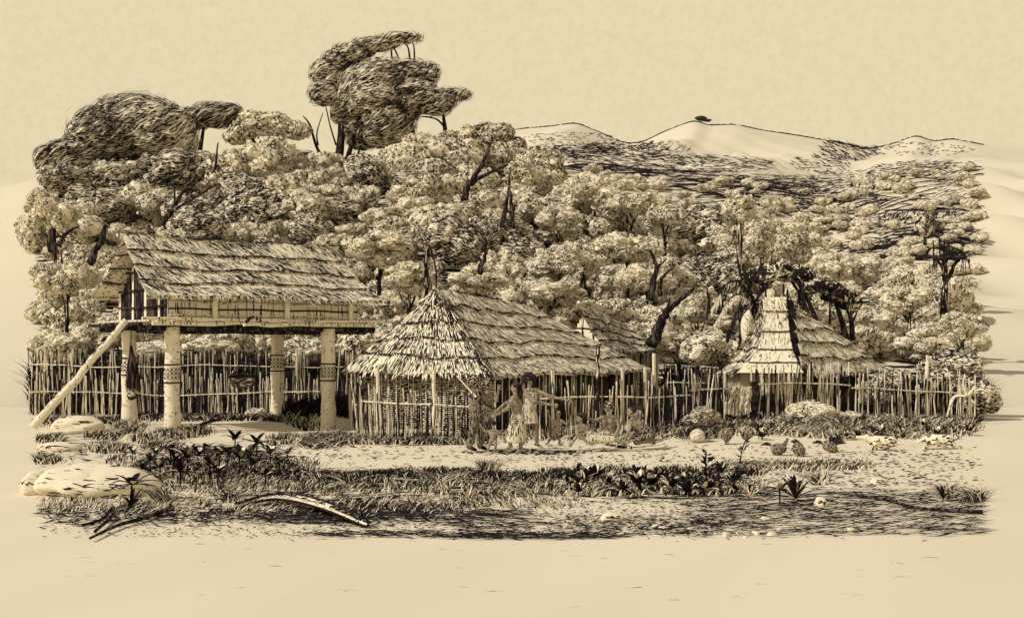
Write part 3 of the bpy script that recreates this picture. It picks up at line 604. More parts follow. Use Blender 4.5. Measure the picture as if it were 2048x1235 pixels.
mb = MB(); tube(mb, [P(262, 655, 34), P(262, 692, 34)], .015, 'strawdark', 5); mb.build('cord', hb, c)

# ------------------------------------------------------------ large hipped hut
hut = thing('thatched_hut', (0, 35.5, 0), 'large low hut with hipped thatched roof behind the standing people', 'hut'); UO = tuple(hut.location)
E1 = P(985, 752, 31.4); E0 = P(688, 743, 35.2); E2 = P(1300, 741, 38.2); Q1 = P(872, 578, 34.1); Q2 = P(1065, 612, 37.8); E3 = E0+(E2-E1); E3[2] = 1.6
thatch('l', Q1-np.array([.03, .02, 0]), Q1+np.array([.03, 0, 0]), E0, E1, 5, hut, UO, 21, .05, .18, 4800, dark=.86, name='roof_slope', lab='left hip end of the thatched roof')
thatch('r', Q1, Q2, E1, E2, 5, hut, UO, 22, .07, .35, 5600, dark=.72, name='roof_slope', lab='long right hand slope of the thatched roof')
thatch('b', Q1, Q2, E0, E3, 5, hut, UO, 23, .2, .2, 700, name='roof_slope', fringe=.3)
thatch('e', Q2, Q2+np.array([.03, 0, 0]), E2, E3, 5, hut, UO, 24, .2, .1, 700, name='roof_slope', fringe=.3)
ridge(Q1-unit(Q2-Q1)*.12+UP*.01, Q2+UP*.02, hut, UO, .035, .05)
# straws running down the hip
mb = MB(); n = 140; t = rng.uniform(0, 1, n)[:, None]; hipn = unit(np.array([-.3, -.8, .5]))
hp = Q1*(1-t)+E1*t-UP*.05*4*t*(1-t)+hipn*.10+rng.normal(0, 1, (n, 1))*np.array([[.16, -.02, -.05]])
strips(mb, hp, hp+unit(E1-Q1)*rng.uniform(.15, .5, (n, 1))+rng.normal(0, .03, (n, 3)), hipn+0*hp, .028+0*t[:, 0], 'strawdark'); 
mb.build('hip_straw', hut, UO)['kind'] = 'stuff'
i1 = E1*[1, 1, 0]+unit((Q1+Q2)/2*[1, 1, 0]-E1*[1, 1, 0])*.55; cc = (E0+E1+E2+E3)/4*[1, 1, 0]
def ins(e_): return cc+(e_*[1, 1, 0]-cc)*.88
W0, W1, W2, W3 = map(ins, (E0, E1, E2, E3))
for a, b, k, nm in ((W0, W1, 'weave', 'woven_wall'), (W1, W2, 'barkdark', 'stick_wall'), (W3, W0, 'planks', 'rear_wall'), (W2, W3, 'planks', 'end_wall')):  # stick_wall: shade under the eaves put into a dark base colour
    mb, d, n_, L = quadwall(a, b, -.05, 1.62, k, nm, hut, UO)
    sg = 1 if np.dot(n_, (a+b)/2-cc) > 0 else -1; n_ = n_*sg
    if nm == 'stick_wall': slats(mb, a, d, n_, L, 0, 1.6, .09, .022, 'planks', p=.6)
    if nm == 'woven_wall':
        for z in np.arange(.03, 1.6, .055):
            t = np.linspace(0, 1, 60)[:, None]; s_ = ((np.arange(60)+int(z/.055)) % 2*2-1)[:, None]
            tube(mb, a*(1-t)+b*t+n_*(.05+.012*s_)+UP*(z+rng.normal(0, .004, (60, 1))), .011, 'strawdark', 4, False)
        slats(mb, a, d, n_, L, 0, 1.6, .24, .014, 'straw', p=.3, off=.07)
    mb.build(nm, hut, UO)
for px, Y in ((755, 34), (868, 32.6)):
    mb = MB(); c = P(px, 745, Y)*[1, 1, 0]; stick(mb, c-UP*.1, c+UP*1.62, .06, .05, 'post', 8); mb.build('post', hut, UO)
for px, Y in ((1105, 33.2), (1245, 36.4), (1290, 37.4)):
    mb = MB(); c = P(px, 745, Y)*[1, 1, 0]; stick(mb, c-UP*.1, c+UP*1.62, .05, .05, 'post', 8); mb.build('post', hut, UO)
# ------------------------------------------------------------ small gabled hut
sh = thing('gabled_hut', P(1240, 700, 46)*[1, 1, 0], 'small gabled hut with steep thatched roof standing behind the large hut', 'hut'); SO = tuple(sh.location)
A1 = P(1156, 606, 44); A2 = P(1252, 652, 50.5); Cr = P(1213, 702, 43.4); Dr = P(1332, 703, 48.5); Cl = P(1118, 668, 46.5); Dl = P(1215, 690, 53)
thatch('r', A1, A2, Cr, Dr, 4, sh, SO, 31, .12, .2, 2000, dark=.93, wst=.03, name='roof_slope', lab='dark thatched slope facing the clearing')
thatch('l', A1, A2, Cl, Dl, 4, sh, SO, 32, .1, .2, 700, dark=.9, wst=.03, name='roof_slope')
ridge(A1+UP*.04, A2+UP*.04, sh, SO, .06)
mb = MB(); n = 16
gl, gr_ = P(1138, 690, 45.6), P(1206, 690, 44.0); gb = .1
for i in range(n):
    t = (i+.5)/n; c = gl*(1-t)+gr_*t; c[2] = 0; zt = 2.35+1.25*(1-abs(t-.42)/.5 if abs(t-.42) < .5 else 0)
    box(mb, c+np.array([.06, -.35, zt/2]), (gr_-gl)*[1, 1, 0]/n*.48, [0, .02, 0], UP*zt/2, 'post' if i % 5 else 'bark')
g_ = mb.build('gable_wall', sh, SO)
for z in (2.9, 2.35): m2 = MB(); stick(m2, gl*[1, 1, 0]+UP*z+np.array([.12, -.42, 0]), gr_*[1, 1, 0]+UP*z+np.array([.0, -.42, 0]), .03, .03, 'barkdark'); m2.build('rail', g_, SO)
a, b = (gr_+np.array([.2, .35, 0]))*[1, 1, 0], P(1312, 700, 48.4)*[1, 1, 0]
mb, d, n_, L = quadwall(a, b, 0, 2.25, 'weave', 'w', sh, SO); slats(mb, a, d, n_, L, 0, 2.2, .16, .025, p=.5); mb.build('side_wall', sh, SO)
a2, b2 = a+np.array([-1.2, 1.6, 0]), b+np.array([-1.9, 3.0, 0]); mb, *_ = quadwall(a2, b2, 0, 2.25, 'weave', 'w', sh, SO); mb.build('rear_wall', sh, SO)
for q_ in (a-n_*.05, b+d*.05): mb = MB(); stick(mb, q_+n_*-.0, q_+UP*2.3, .07, .06, 'post', 8); mb.build('post', sh, SO)
# ------------------------------------------------------------ steep roofed hut at right
ch = thing('steep_roofed_hut', P(1600, 750, 42)*[1, 1, 0], 'hut with tall flaring plank face and steep shaggy thatched roof at the right', 'hut'); CO = tuple(ch.location)
T0, T1 = P(1529, 594, 40.6), P(1572, 594, 40.6)
def flare(px0, px1, y, Y): return P(px0, y, Y), P(px1, y, Y)
rowsY = [(1529, 1572, 594), (1528, 1574, 622), (1524, 1578, 662), (1514, 1584, 698), (1496, 1594, 724), (1470, 1606, 746)]
dep = [40.6, 40.4, 40.1, 39.7, 39.2, 38.6]
mb = MB()
for i in range(5):
    (l0, r0, y0), (l1, r1, y1) = rowsY[i], rowsY[i+1]; u = np.linspace(0, 1, 13)[:, None]; V = []
    for f in (0, .5, 1.02):
        a = P(l0, y0, dep[i])*(1-f)+P(l1, y1, dep[i+1])*f; b = P(r0, y0, dep[i])*(1-f)+P(r1, y1, dep[i+1])*f
        V.append(a+(b-a)*u+np.array([0, -.03-.06*f, 0])+rng.normal(0, .006, (13, 3)))
    V.append(V[-1]+np.array([0, .12, -.01])); V = np.concatenate(V); Q_ = [(r*13+j, r*13+j+1, (r+1)*13+j+1, (r+1)*13+j) for r in range(3) for j in range(12)]
    mb.add(V, Q_, 'post')
    n = 46; t = rng.uniform(0, 1, (n, 1)); f = rng.uniform(0, .85, (n, 1)); g2 = f+rng.uniform(.05, .3, (n, 1))
    def pt(t, f): 
        a = P(l0, y0, dep[i])*(1-f)+P(l1, y1, dep[i+1])*f; b = P(r0, y0, dep[i])*(1-f)+P(r1, y1, dep[i+1])*f; return a+(b-a)*t+np.array([0, -.05, 0])-np.array([0, .06, 0])*f
    strips(mb, pt(t, f), pt(t, g2), np.array([0, -1, .2])+0*pt(t, f), .018+0*t[:, 0], 'strawdark')
fp = mb.build('plank_face', ch, CO)
for i in range(1, 6):
    l1, r1, y1 = rowsY[i]; m2 = MB(); stick(m2, P(l1, y1, dep[i])-np.array([0, .1, 0]), P(r1, y1, dep[i])-np.array([0, .1, 0]), .018, .018, 'strawdark', 5, .01, 8); m2.build('dark_lip_line', fp, CO)
for px in (1532, 1567, 1575):
    mb = MB(); stick(mb, P(px, 640, 40.7), P(px, 568 if px < 1570 else 578, 40.8), .05, .03, 'barkdark', 7); mb.build('ridge_post', ch, CO)
rt = P(1578, 612, 41.2)
k1_, k2_ = P(1602, 749, 38.7), P(1784, 748, 42.0)
thatch('r', P(1574, 606, 40.8), rt, k1_, k2_, 5, ch, CO, 41, -.06, .12, 4600, dark=.62, wst=.026, step=.09, name='roof_slope', lab='shaggy thatched slope right of the plank face', wav=.07)
thatch('r', rt, rt+np.array([.05, .2, 0]), k2_, P(1745, 735, 46.5), 5, ch, CO, 42, -.06, .12, 900, dark=.8, name='roof_slope')
thatch('l', P(1524, 600, 40.9), P(1529, 598, 40.7), P(1432, 748, 42.0), P(1472, 747, 38.9), 5, ch, CO, 43, .40, .12, 1500, dark=.92, name='roof_slope', lab='narrow dark slope left of the plank face')
thatch('b', P(1524, 600, 40.9), rt, P(1432, 748, 42.2), P(1730, 735, 46.6), 5, ch, CO, 44, .3, .12, 700, dark=.8, name='roof_slope')
mb = MB(); n = 600; t = rng.uniform(0, 1, n); L_ = np.interp(t*5, range(6), [r[1] for r in rowsY]); y_ = np.interp(t*5, range(6), [r[2] for r in rowsY]); D_ = np.interp(t*5, range(6), dep)
p_ = np.stack([(L_+rng.normal(4, 4, n)-1024)/F*D_, D_-.12, CH+(HZ-y_)/F*D_], 1); strips(mb, p_, p_+np.stack([rng.normal(.12, .05, n), 0*t, -rng.uniform(.12, .3, n)], 1), np.array([0, -1, .3])+0*p_, .03+0*t, 'strawdark'); mb.build('hip_straw', ch, CO)
q0, q1, q2, q3 = P(1480, 745, 39.6)*[1, 1, 0], P(1600, 745, 39.3)*[1, 1, 0], P(1735, 745, 42.3)*[1, 1, 0], P(1450, 745, 42.5)*[1, 1, 0]
for a, b, nm, k in ((q0, q1, 'front_wall', 'post'), (q1, q2, 'side_wall', 'barkdark'), (q3, q0, 'side_wall', 'planks')):
    mb, d, n_, L = quadwall(a, b, 0, 1.5, k, nm, ch, CO); mb.build(nm, ch, CO)

# ------------------------------------------------------------ fences
def fence(path, label, ht=(1.35, 1.75), sp=.17, r=.034, rails=((.62, 1),), lean=.05, dark=.3, cap=100, jit=.05, depth_rail=True):
    path = np.array(path, float); seg = np.linalg.norm(np.diff(path[:, :2], axis=0), axis=1); tot = seg.sum(); cum = np.concatenate([[0], np.cumsum(seg)])
    base = path[0]; t = thing('stick_fence', base, label, 'fence')
    xs = []; x = 0
    while x < tot: xs.append(x); x += sp*random.uniform(.45, 1.6)
    if len(xs) > cap:
        sp2 = tot/cap; pass
    def at_(x):
        p = np.array([np.interp(x, cum, path[:, 0]), np.interp(x, cum, path[:, 1])]); return np.array([p[0], p[1], float(terr(p[0], p[1]))])
    rest = MB()
    for i, x in enumerate(xs):
        p = at_(x); h = random.uniform(*ht)*(1 if random.random() < .85 else random.uniform(.6, 1.15)); d = rng.normal(0, lean, 2)
        rr_ = r*.72*random.uniform(.6, 1.35); k = 'barkdark' if random.random() < dark*.85 else 'wood'
        own = len(xs) <= cap or (i*cap//len(xs)) != ((i-1)*cap//len(xs))
        mb = MB() if own else rest; p[1] += random.uniform(-jit, jit)
        stick(mb, p-UP*.1, p+np.array([d[0]*h, d[1]*h*.4, h]), rr_, rr_*.75, k, 5, .012, 4)
        if own: mb.build('picket', t, base)
    if rest.n: o = rest.build('pickets', t, base); o['kind'] = 'stuff'
    for (hz, n_) in rails:
        mb = MB(); n = int(tot*3)+2; pts = np.array([at_(x) for x in np.linspace(0, tot, n)]); pts[:, 2] += hz+.05*np.sin(np.linspace(0, tot, n)*.9+hz)+rng.normal(0, .008, n); pts[:, 1] -= .07
        tube(mb, pts, .022*(1+.25*np.sin(np.arange(n)*2.1)), 'wood', 6); mb.build('rail', t, base)
    return t
g = lambda px, Y: P(px, 800, Y)*[1, 1, 0]
fence([g(60, 40.5), g(330, 40.8), g(530, 40), g(640, 39.3)], 'stick fence behind the log posts of the stilted house', (1.1, 1.5), .052, rails=((.72, 1),), dark=.5)
fence([g(60, 45.5), g(250, 44.2), g(540, 44), g(720, 45)], 'taller stick fence seen behind and above the one at the log posts', (1.9, 2.2), .052, rails=((1.55, 1),), dark=.5)
fence([g(700, 37.5), g(712, 34), g(722, 30.6)], 'short run of leaning sticks between the right log post and the large hut', (1.1, 1.5), .14, rails=((.75, 1),), dark=.6)
fence([g(722, 30.4), g(800, 29.6), g(880, 29.3), g(938, 29.4)], 'dark stick fence standing before the woven wall of the large hut', (.95, 1.35), .042, .024, rails=((.85, 1),), dark=.68)
fence([g(1080, 30.2), g(1180, 30.6), g(1300, 31.2), g(1380, 32.4)], 'stick fence behind the children and the seated group', (1.15, 1.45), .05, .026, rails=((.98, 1),), dark=.72)
fence([g(1380, 32.4), g(1455, 33.6)], 'short stick fence joining at the draped cloth', (1.35, 1.6), .065, .028, rails=((1.0, 1),), dark=.5)
fence([g(1505, 34.4), g(1640, 35.4), g(1700, 35.8)], 'stick fence in front of the steep roofed hut', (1.25, 1.7), .06, .032, rails=((1.05, 1),), dark=.4)
fence([g(1700, 35.8), g(1850, 36.5), g(1955, 37)], 'stick fence sagging into scrub at the far right', (.95, 1.6), .06, .032, rails=((.9, 1),), dark=.35)
fence([g(1335, 44), g(1460, 44)], 'distant stick fence between the small gabled hut and the steep roofed hut', (1.3, 1.7), .09, rails=((.9, 1),), dark=.5)
mb = MB(); b = P(1195, 820, 29.8)*[1, 1, 0]; stick(mb, b-UP*.1, P(1196, 692, 29.8), .055, .05, 'bark', 8, .008); tag(mb.build('standing_pole', None, b), 'tall bare pole standing before the eaves at the right end of the large hut', 'pole')
mb = MB(); b = P(1310, 790, 37.6)*[1, 1, 0]; stick(mb, b-UP*.1, P(1308, 706, 37.6), .06, .055, 'post', 8, .008); tag(mb.build('standing_pole', None, b), 'pale pole under the right hand tip of the large hut eaves', 'pole')
mb = MB(); b = P(1245, 800, 36)*[1, 1, 0]+[24*0, 0, 0]; b = P(1846, 780, 36.8)*[1, 1, 0]; stick(mb, b-UP*.1, P(1856, 712, 36.9), .075, .055, 'post', 8, .008); tag(mb.build('standing_pole', None, b), 'leaning pale pole rising beside the spiky plants at the right', 'pole')
# cloth over the fence
cth = MB(); nu, nv_ = 34, 24; u, v = np.meshgrid(np.linspace(0, 1, nu), np.linspace(0, 1, nv_)); cw = .62
cb = P(1476, 770, 33.7); sag = .07*np.cos((u-.5)*5)*v
X = cb[0]-.36+u*.70+.02*np.sin(v*6); Zc = cb[2]-.02-v*(.74+.05*np.sin(u*4))-.03*np.sin(u*3.14); fold = .035*np.sin(u*26+5*np.abs(u-.4)*v)*v**.5+.03*np.sin((v-np.abs(u-.45)*1.2)*24)*(1-v)
Yd = cb[1]-.10-.05*v+fold
V = np.stack([X, Yd, Zc], -1).reshape(-1, 3); i = np.arange(nu*nv_).reshape(nv_, nu); Q_ = np.stack([i[:-1, :-1], i[:-1, 1:], i[1:, 1:], i[1:, :-1]], -1).reshape(-1, 4); cth.add(V, Q_, 'cloth')
co = cth.build('draped_cloth', None, cb, True); tag(co, 'pale cloth hung in folds over the fence in front of the steep roofed hut', 'cloth'); sm = co.modifiers.new('solid', 'SOLIDIFY'); sm.thickness = .02
mb = MB(); b = cb+np.array([.45, .1, 0]); box(mb, b-UP*.45, [.10, 0, 0], [0, .08, 0], UP*.55, 'ink'); stick(mb, b*[1, 1, 0]+np.array([-.9, 0, 0]), b*[1, 1, 0]+np.array([-.9, 0, 1.25]), .05, .05, 'bark'); tag(mb.build('gate_post', None, b*[1, 1, 0]), 'dark squared gate post just right of the draped cloth', 'post')
# tree platform
b = P(1888, 628, 60); b[2] = terr(b[0], 60.); tp = thing('tree_platform', b, 'lookout platform of poles on a forked bare trunk at the far right', 'platform')
def pp_(pts, r0, r1, k, nm): mb = MB(); q_ = np.array([P(a_, c_, 60+dy) for a_, c_, dy in pts]); n = len(q_)*4; tube(mb, curve(q_, n), np.linspace(r0, r1, n), k, 7); return mb.build(nm, tp, b, True)
pp_([(1887, 660, 0), (1888, 600, 0), (1890, 560, 0), (1888, 520, 0)], .2, .13, 'bark', 'trunk'); pp_([(1893, 562, 0), (1903, 545, 0), (1908, 530, 0), (1918, 520, 0)], .12, .07, 'barkdark', 'limb'); pp_([(1888, 540, 0), (1878, 525, 0), (1872, 518, 0)], .09, .05, 'barkdark', 'limb')
mb = MB()
for i in range(14): stick(mb, P(1866, 516+random.uniform(-3, 3), 59.2+i*.12), P(1932, 513+random.uniform(-4, 4), 59.2+i*.12), .06, .06, 'barkdark', 5)
mb.build('platform_deck', tp, b)
for px, y0 in ((1868, 480), (1880, 474), (1890, 478), (1900, 485), (1924, 500)): pp_([(px, 518, -.5), (px-2, y0, -.5)], .045, .03, 'barkdark', 'upright')
pp_([(1866, 497, -.5), (1900, 492, -.5), (1930, 508, -.5)], .05, .05, 'barkdark', 'railing')
mb = MB(); n = 90; x = rng.uniform(1864, 1936, n); p_ = np.array([P(x_, 514, 59.5) for x_ in x]); p_[:, 1] += rng.uniform(-.6, .6, n); strips(mb, p_, p_-UP*rng.uniform(.1, .55, (n, 1))*np.where((x < 1872) | (x > 1925), 1.8, .5)[:, None]+rng.normal(0, .06, (n, 3)), np.array([0, -1, 0])+0*p_, .05+0*x, 'strawdark'); mb.build('hanging_leaves', tp, b)

# ------------------------------------------------------------ grass and litter
def near_pts(cx, cy, rx, ry, n, soft=.25, mask=0):
    a = rng.uniform(0, 6.283, n); r = np.sqrt(rng.uniform(0, 1, n))*(1+rng.normal(0, soft, n)*.5)
    px = cx+rx*r*np.cos(a); py = cy+ry*r*np.sin(a); ok = (px > 74+rng.normal(0, 4, n)) & (px < 1968+rng.normal(0, 4, n)) & (py < 1080+rng.normal(0, 3, n)); px, py = px[ok], py[ok]
    gp = np.sin(px*.031+py*.11)+np.sin(px*.083-py*.17+1)+.8*np.sin(px*.19+py*.31); ok = (gp > -.75*mask) | (rng.random(len(px)) < .12) if mask else np.ones(len(px), bool); px, py = px[ok], py[ok]
    Y = 5686./(py-HZ); x = (px-1024)/F*Y; z = terr(x, Y); Y = (CH-z)*F/(py-HZ); x = (px-1024)/F*Y
    return np.stack([x, Y, terr(x, Y)], 1), px, py
gm = MB()
def grass(cx, cy, rx, ry, n, hp=16, lean=(.5, 0), w=2.2, pale=.15, spread=.5):
    p, px, py = near_pts(cx, cy, rx, ry, int(n*1.5), mask=1 if cy > 940 else 0)
    hp = hp*.72; w = w*.72
    # clumps: blades fan away from the nearest clump centre
    nc_ = max(2, int(rx*ry/260)); cid = rng.integers(0, nc_, len(p)); cpx = cx+rx*rng.uniform(-1, 1, nc_)
    cl = rng.normal(0, spread, nc_); s_ = p[:, 1]/F
    le = np.stack([lean[0]+cl[cid]+rng.normal(0, spread*.6, len(p)), rng.normal(-.1, .3, len(p)), 0*s_+lean[1]], 1)
    h = hp*s_*rng.uniform(.5, 1.3, len(p)); dk = rng.random(len(p)) > pale
    blades(gm, p[dk], h[dk], le[dk], w*s_[dk]*rng.uniform(.6, 1.3, dk.sum()), 'leafdark')
    blades(gm, p[~dk]-np.array([0, .02, 0]), h[~dk], le[~dk], 1.5*w*s_[~dk], 'leafpale')
def litter(cx, cy, rx, ry, n, Lp=22, w=2.0, ang=.1, sp=.25):
    p, px, py = near_pts(cx, cy, rx, ry, n); s_ = p[:, 1]/F; a = ang+rng.normal(0, sp, len(p))
    L = Lp*s_*rng.uniform(.4, 1.4, len(p)); d = np.stack([np.cos(a), np.sin(a)*3., rng.normal(0, .12, len(p))], 1)
    d = unit(d); asp = s_*w*(p[:, 1]/CH)*.55
    nn_ = unit(np.array([0, -.55, 1.])+rng.normal(0, .15, (len(p), 3)))
    diamonds(gm, p+UP*(.012+.02*rng.random((len(p), 1))), d, nn_, L, np.minimum(asp, w*s_*2.0), 'leafdark')
# the dark band of grass before the clearing
for cx in range(430, 1120, 45): grass(cx, 951+5*math.sin(cx*.02), 44, 8, 480, 13, (.25, 0), pale=.08)
for cx in range(420, 1110, 60): grass(cx, 975+5*math.sin(cx*.03), 54, 13, 300, 15, (.7, 0), pale=.3, spread=.8)
for cx in range(1130, 1520, 45): grass(cx, 950+6*math.sin(cx*.05), 40, 7, 330, 16, (.2, 0), pale=.1); grass(cx, 977, 44, 14, 260, 18, (.1, 0), pale=.35, spread=1.1, w=2.6)
for cx in range(250, 620, 50): grass(cx, 962, 46, 18, 260, 17, (.4, 0), pale=.2, spread=.9); grass(cx, 933, 44, 14, 150, 15, (.3, 0), pale=.2, spread=.8)
for cx in range(100, 900, 70): grass(cx, 1012, 66, 18, 170, 18, (1.1, 0), pale=.3, spread=.6); litter(cx, 1034, 66, 18, 80, 34, 1.5, .1, .5)
for cx in range(860, 1150, 60): grass(cx, 1003, 60, 16, 150, 17, (-.8, 0), pale=.25, spread=.7)
for a in [(760, 1020, 120, 18, 220), (620, 1035, 110, 14, 130), (980, 1040, 120, 22, 170), (860, 1070, 260, 8, 150), (1060, 1074, 200, 7, 160)]: litter(*a, 60, 1.4, -.06, .08)
for cx in range(1400, 1990, 48): litter(cx, 1000, 46, 20, 42, 52, 1.1, .05, .03); litter(cx, 1030, 46, 18, 34, 60, 1.1, .06, .03); litter(cx, 1058, 50, 16, 22, 64, 1.1, .07, .03)
for cx in range(1150, 1420, 50): litter(cx, 1050, 50, 22, 80, 22, 1.3, .1, .2)
litter(1300, 1030, 240, 34, 420, 7, 1.6, .1, .5); litter(600, 1066, 460, 12, 320, 7, 1.6, .1, .5); litter(1200, 1060, 330, 16, 500, 8, 1.6, .1, .5)
litter(1250, 922, 240, 14, 220, 7, 1.8, .1, .4); litter(1800, 925, 160, 22, 160, 14, 1.6, .1, .2); litter(620, 905, 200, 14, 90, 14, 2, .2, .5); litter(1050, 905, 120, 5, 120, 12, 2.4, .1, .3)
litter(250, 905, 180, 26, 160, 30, 1.6, .0, .4); litter(1700, 960, 200, 16, 180, 18, 1.5, .1, .2)
for cx in range(110, 1960, 60): litter(cx, 1000, 62, 78, 130, 13, 1.2, .08, .3); litter(cx, 905, 60, 20, 26, 12, 1.3, .1, .3)
# at fence feet and posts
for cx in range(560, 960, 28): grass(cx, 880, 30, 9, 230, 16, (.3, 0), pale=.25, spread=.9)
for cx in range(90, 660, 36): grass(cx, 836+8*(cx < 250), 34, 7, 210, 14, (.3, 0), pale=.12, spread=.7)
for (cx, cy) in ((258, 856), (345, 872), (560, 836), (655, 878), (640, 890), (680, 880), (300, 880), (385, 866), (210, 872), (215, 900), (120, 850), (95, 880), (90, 925), (320, 895)): grass(cx, cy, 38, 9, 260, 20, (.3, 0), pale=.2, spread=1.1)
for cx in range(940, 1340, 34): grass(cx, 872, 30, 9, 130, 15, (.3, 0), pale=.3, spread=.8)
for cx in range(1290, 1460, 26): grass(cx, 862, 28, 14, 230, 24, (.5, 0), pale=.2, spread=.8)
for cx in range(1450, 1960, 34): grass(cx, 858, 34, 12, 300, 24, (.3, 0), pale=.3, spread=1.1); grass(cx, 842, 34, 9, 240, 22, (.5, 0), pale=.2, spread=.9)
for cx in range(1440, 1720, 34): grass(cx, 932+4*math.sin(cx), 34, 8, 150, 13, (.4, 0), pale=.25, spread=.9)
for (cx, cy) in ((1060, 985), (1090, 978), (980, 945), (880, 965), (700, 965), (330, 1000), (450, 1000), (1900, 990), (1950, 1000), (1640, 965)): grass(cx, cy, 20, 5, 160, 34, (0, 0), pale=.25, spread=1.3)
o = gm.build('grass', None, (0, 20, 0)); tag(o, 'dark tufted grass and dry stalks scattered over the clearing and foreground', 'grass', kind='stuff')
# brush on the slopes (gaps between trees) and far wood
bm_ = MB()
def brush(cx, cy, rx, ry, n, Lp, w, ang, y0, y1, sp=.2, up=.3):
    pts = []
    for _ in range(n):
        a = random.uniform(0, 6.28); r = math.sqrt(random.random()); px = cx+rx*r*math.cos(a); py = cy+ry*r*math.sin(a)
        if 76 < px < 1966: pts.append(onhill(px, py, y0, y1))
    p = np.array(pts); s_ = p[:, 1]/F; a = ang+rng.normal(0, sp, len(p)); d = np.stack([np.cos(a), 0*a, np.sin(a)], 1)
    diamonds(bm_, p+np.array([0, -.3, .25]), d, np.array([0, -1, .3])+0*p, Lp*s_*rng.uniform(.4, 1.4, len(p)), w*s_, 'leafdark')
for a in [(1320, 332, 230, 22, 800, 26, 1.4, -.1), (1500, 366, 190, 14, 500, 22, 1.4, .05), (1160, 305, 90, 14, 300, 20, 1.8, -.05), (1650, 400, 200, 30, 500, 16, 2, .1), (1850, 350, 120, 26, 350, 16, 2, .1), (1220, 300, 120, 12, 260, 14, 1.6, 0), (1760, 440, 180, 40, 500, 16, 2, .25), (1560, 410, 120, 26, 400, 14, 2, .1), (1760, 390, 210, 50, 1500, 12, 1.3, .15), (1800, 430, 170, 50, 900, 12, 1.4, .2)]: brush(*a, 135, 700)
for a in [(1700, 300, 60, 26, 240, 22, 1.7, -.45), (1640, 330, 60, 20, 130, 14, 1.8, -.3), (1250, 290, 70, 10, 120, 10, 1.6, .1), (1150, 280, 110, 14, 150, 9, 1.6, .1), (1320, 300, 60, 16, 120, 12, 1.6, .5), (1840, 300, 110, 14, 130, 10, 1.6, .1)]: brush(*a, 300, 1000)
for a in [(1890, 490, 100, 34, 330, 34, 1.7, .2), (1760, 500, 90, 22, 260, 16, 2, .3), (1850, 440, 100, 14, 200, 12, 2.2, 1.1), (1400, 560, 80, 60, 500, 16, 2.4, .3)]: brush(*a, 60, 200)
# scrub lining the mountain crests
px = rng.uniform(1010, 1966, 1500); y3 = np.interp(px, c3[:, 0], c3[:, 1]); p = np.stack([(px-1024)/F*716, 716+0*px, terr((px-1024)/F*716, 716+0*px)], 1)
keep = rng.random(len(px)) < .35+.65*(np.sin(px*.045)+np.sin(px*.11) > -.3); p = p[keep]; px = px[keep]
sl = np.interp(px+6, c3[:, 0], c3[:, 1])-np.interp(px-6, c3[:, 0], c3[:, 1]); d = np.stack([12+0*px, 0*px, -sl+rng.normal(0, 2.2, len(px))], 1)
diamonds(bm_, p+UP*rng.uniform(0, .5, (len(p), 1)), d, np.array([0, -1, .2])+0*p, rng.uniform(1, 4, len(p)), .5+0*px, 'leafdark')
for (x0, x1, Y0, Y1, n_, hh) in ((62, 720, 41.3, 43.2, 2600, .7), (62, 760, 45.5, 52, 5200, 1.0), (1330, 1470, 36, 52, 2600, .9), (1500, 1960, 37.5, 50, 6500, .9), (1290, 1460, 33.6, 35, 900, .6), (560, 720, 38, 41, 900, .6)):
    px = rng.uniform(x0, x1, n_); Y = rng.uniform(Y0, Y1, n_); x = (px-1024)/F*Y; h = hh*rng.uniform(.4, 1.2, n_)
    blades(bm_, np.stack([x, Y, terr(x, Y)], 1), h, np.stack([rng.normal(.2, .5, n_), 0*x, 0*x], 1), .07+0*x, 'leafdark')
o = bm_.build('brush', None, (0, 200, 0)); tag(o, 'dark scrub and undergrowth covering the far wooded ridge and mountain crests', 'scrub', kind='stuff')
c = P(1402, 240, 716); mb = MB(); blob(mb, c+UP*1.0, (3.4, 2, 1.6), 'barkdark', 2, .25, 2, 3); blob(mb, c+np.array([3.5, 0, -.3]), (3, 2, .9), 'barkdark', 2, .2, 2, 4); o = mb.build('rock', None, c); tag(o, 'tiny dark crag on the highest mountain summit', 'rock')
special('small_tree', [(1848, 452, 0, 18, 14, 22), (1838, 440, 0, 12, 10, 12), (1858, 440, 0, 12, 10, 12)], [([(1850, 490, 0), (1850, 470, 0), (1848, 455, 0)], .13, .05)], 'small dark upright tree alone on the slope above the lookout platform', Y=78, nf=700, seed=61, L=.3, W=.07, dark=.95, core='leafcore')
# trees arching behind the steep roofed hut
AK = dict(L=.34, W=.075, dark=.92, core='hatch')
special('arching_tree', [(1550, 545, 0, 44, 30, 14), (1515, 555, 0, 30, 24, 13), (1590, 550, 0, 34, 26, 13)], [([(1500, 640, 0), (1512, 600, 0), (1540, 565, 0)], .09, .04), ([(1478, 640, 0), (1488, 590, 0), (1512, 560, 0)], .08, .04), ([(1640, 660, 0), (1618, 605, 0), (1592, 560, 0)], .12, .05), ([(1622, 650, .3), (1606, 600, 0), (1582, 560, 0)], .10, .05)], 'dark tree arching over the peak of the steep roofed hut', Y=47, nf=2600, seed=62, **AK)
special('arching_tree', [(1640, 575, 0, 40, 26, 13), (1675, 590, 0, 30, 24, 12), (1700, 605, 0, 20, 18, 14)], [([(1706, 680, 0), (1700, 630, 0), (1684, 598, 0)], .12, .05), ([(1692, 680, 0), (1680, 630, 0), (1664, 592, 0)], .14, .05), ([(1702, 650, 0), (1716, 620, 0)], .06, .02)], 'dark low arching tree right of the steep roofed hut peak', Y=48.5, nf=2200, seed=63, **AK)
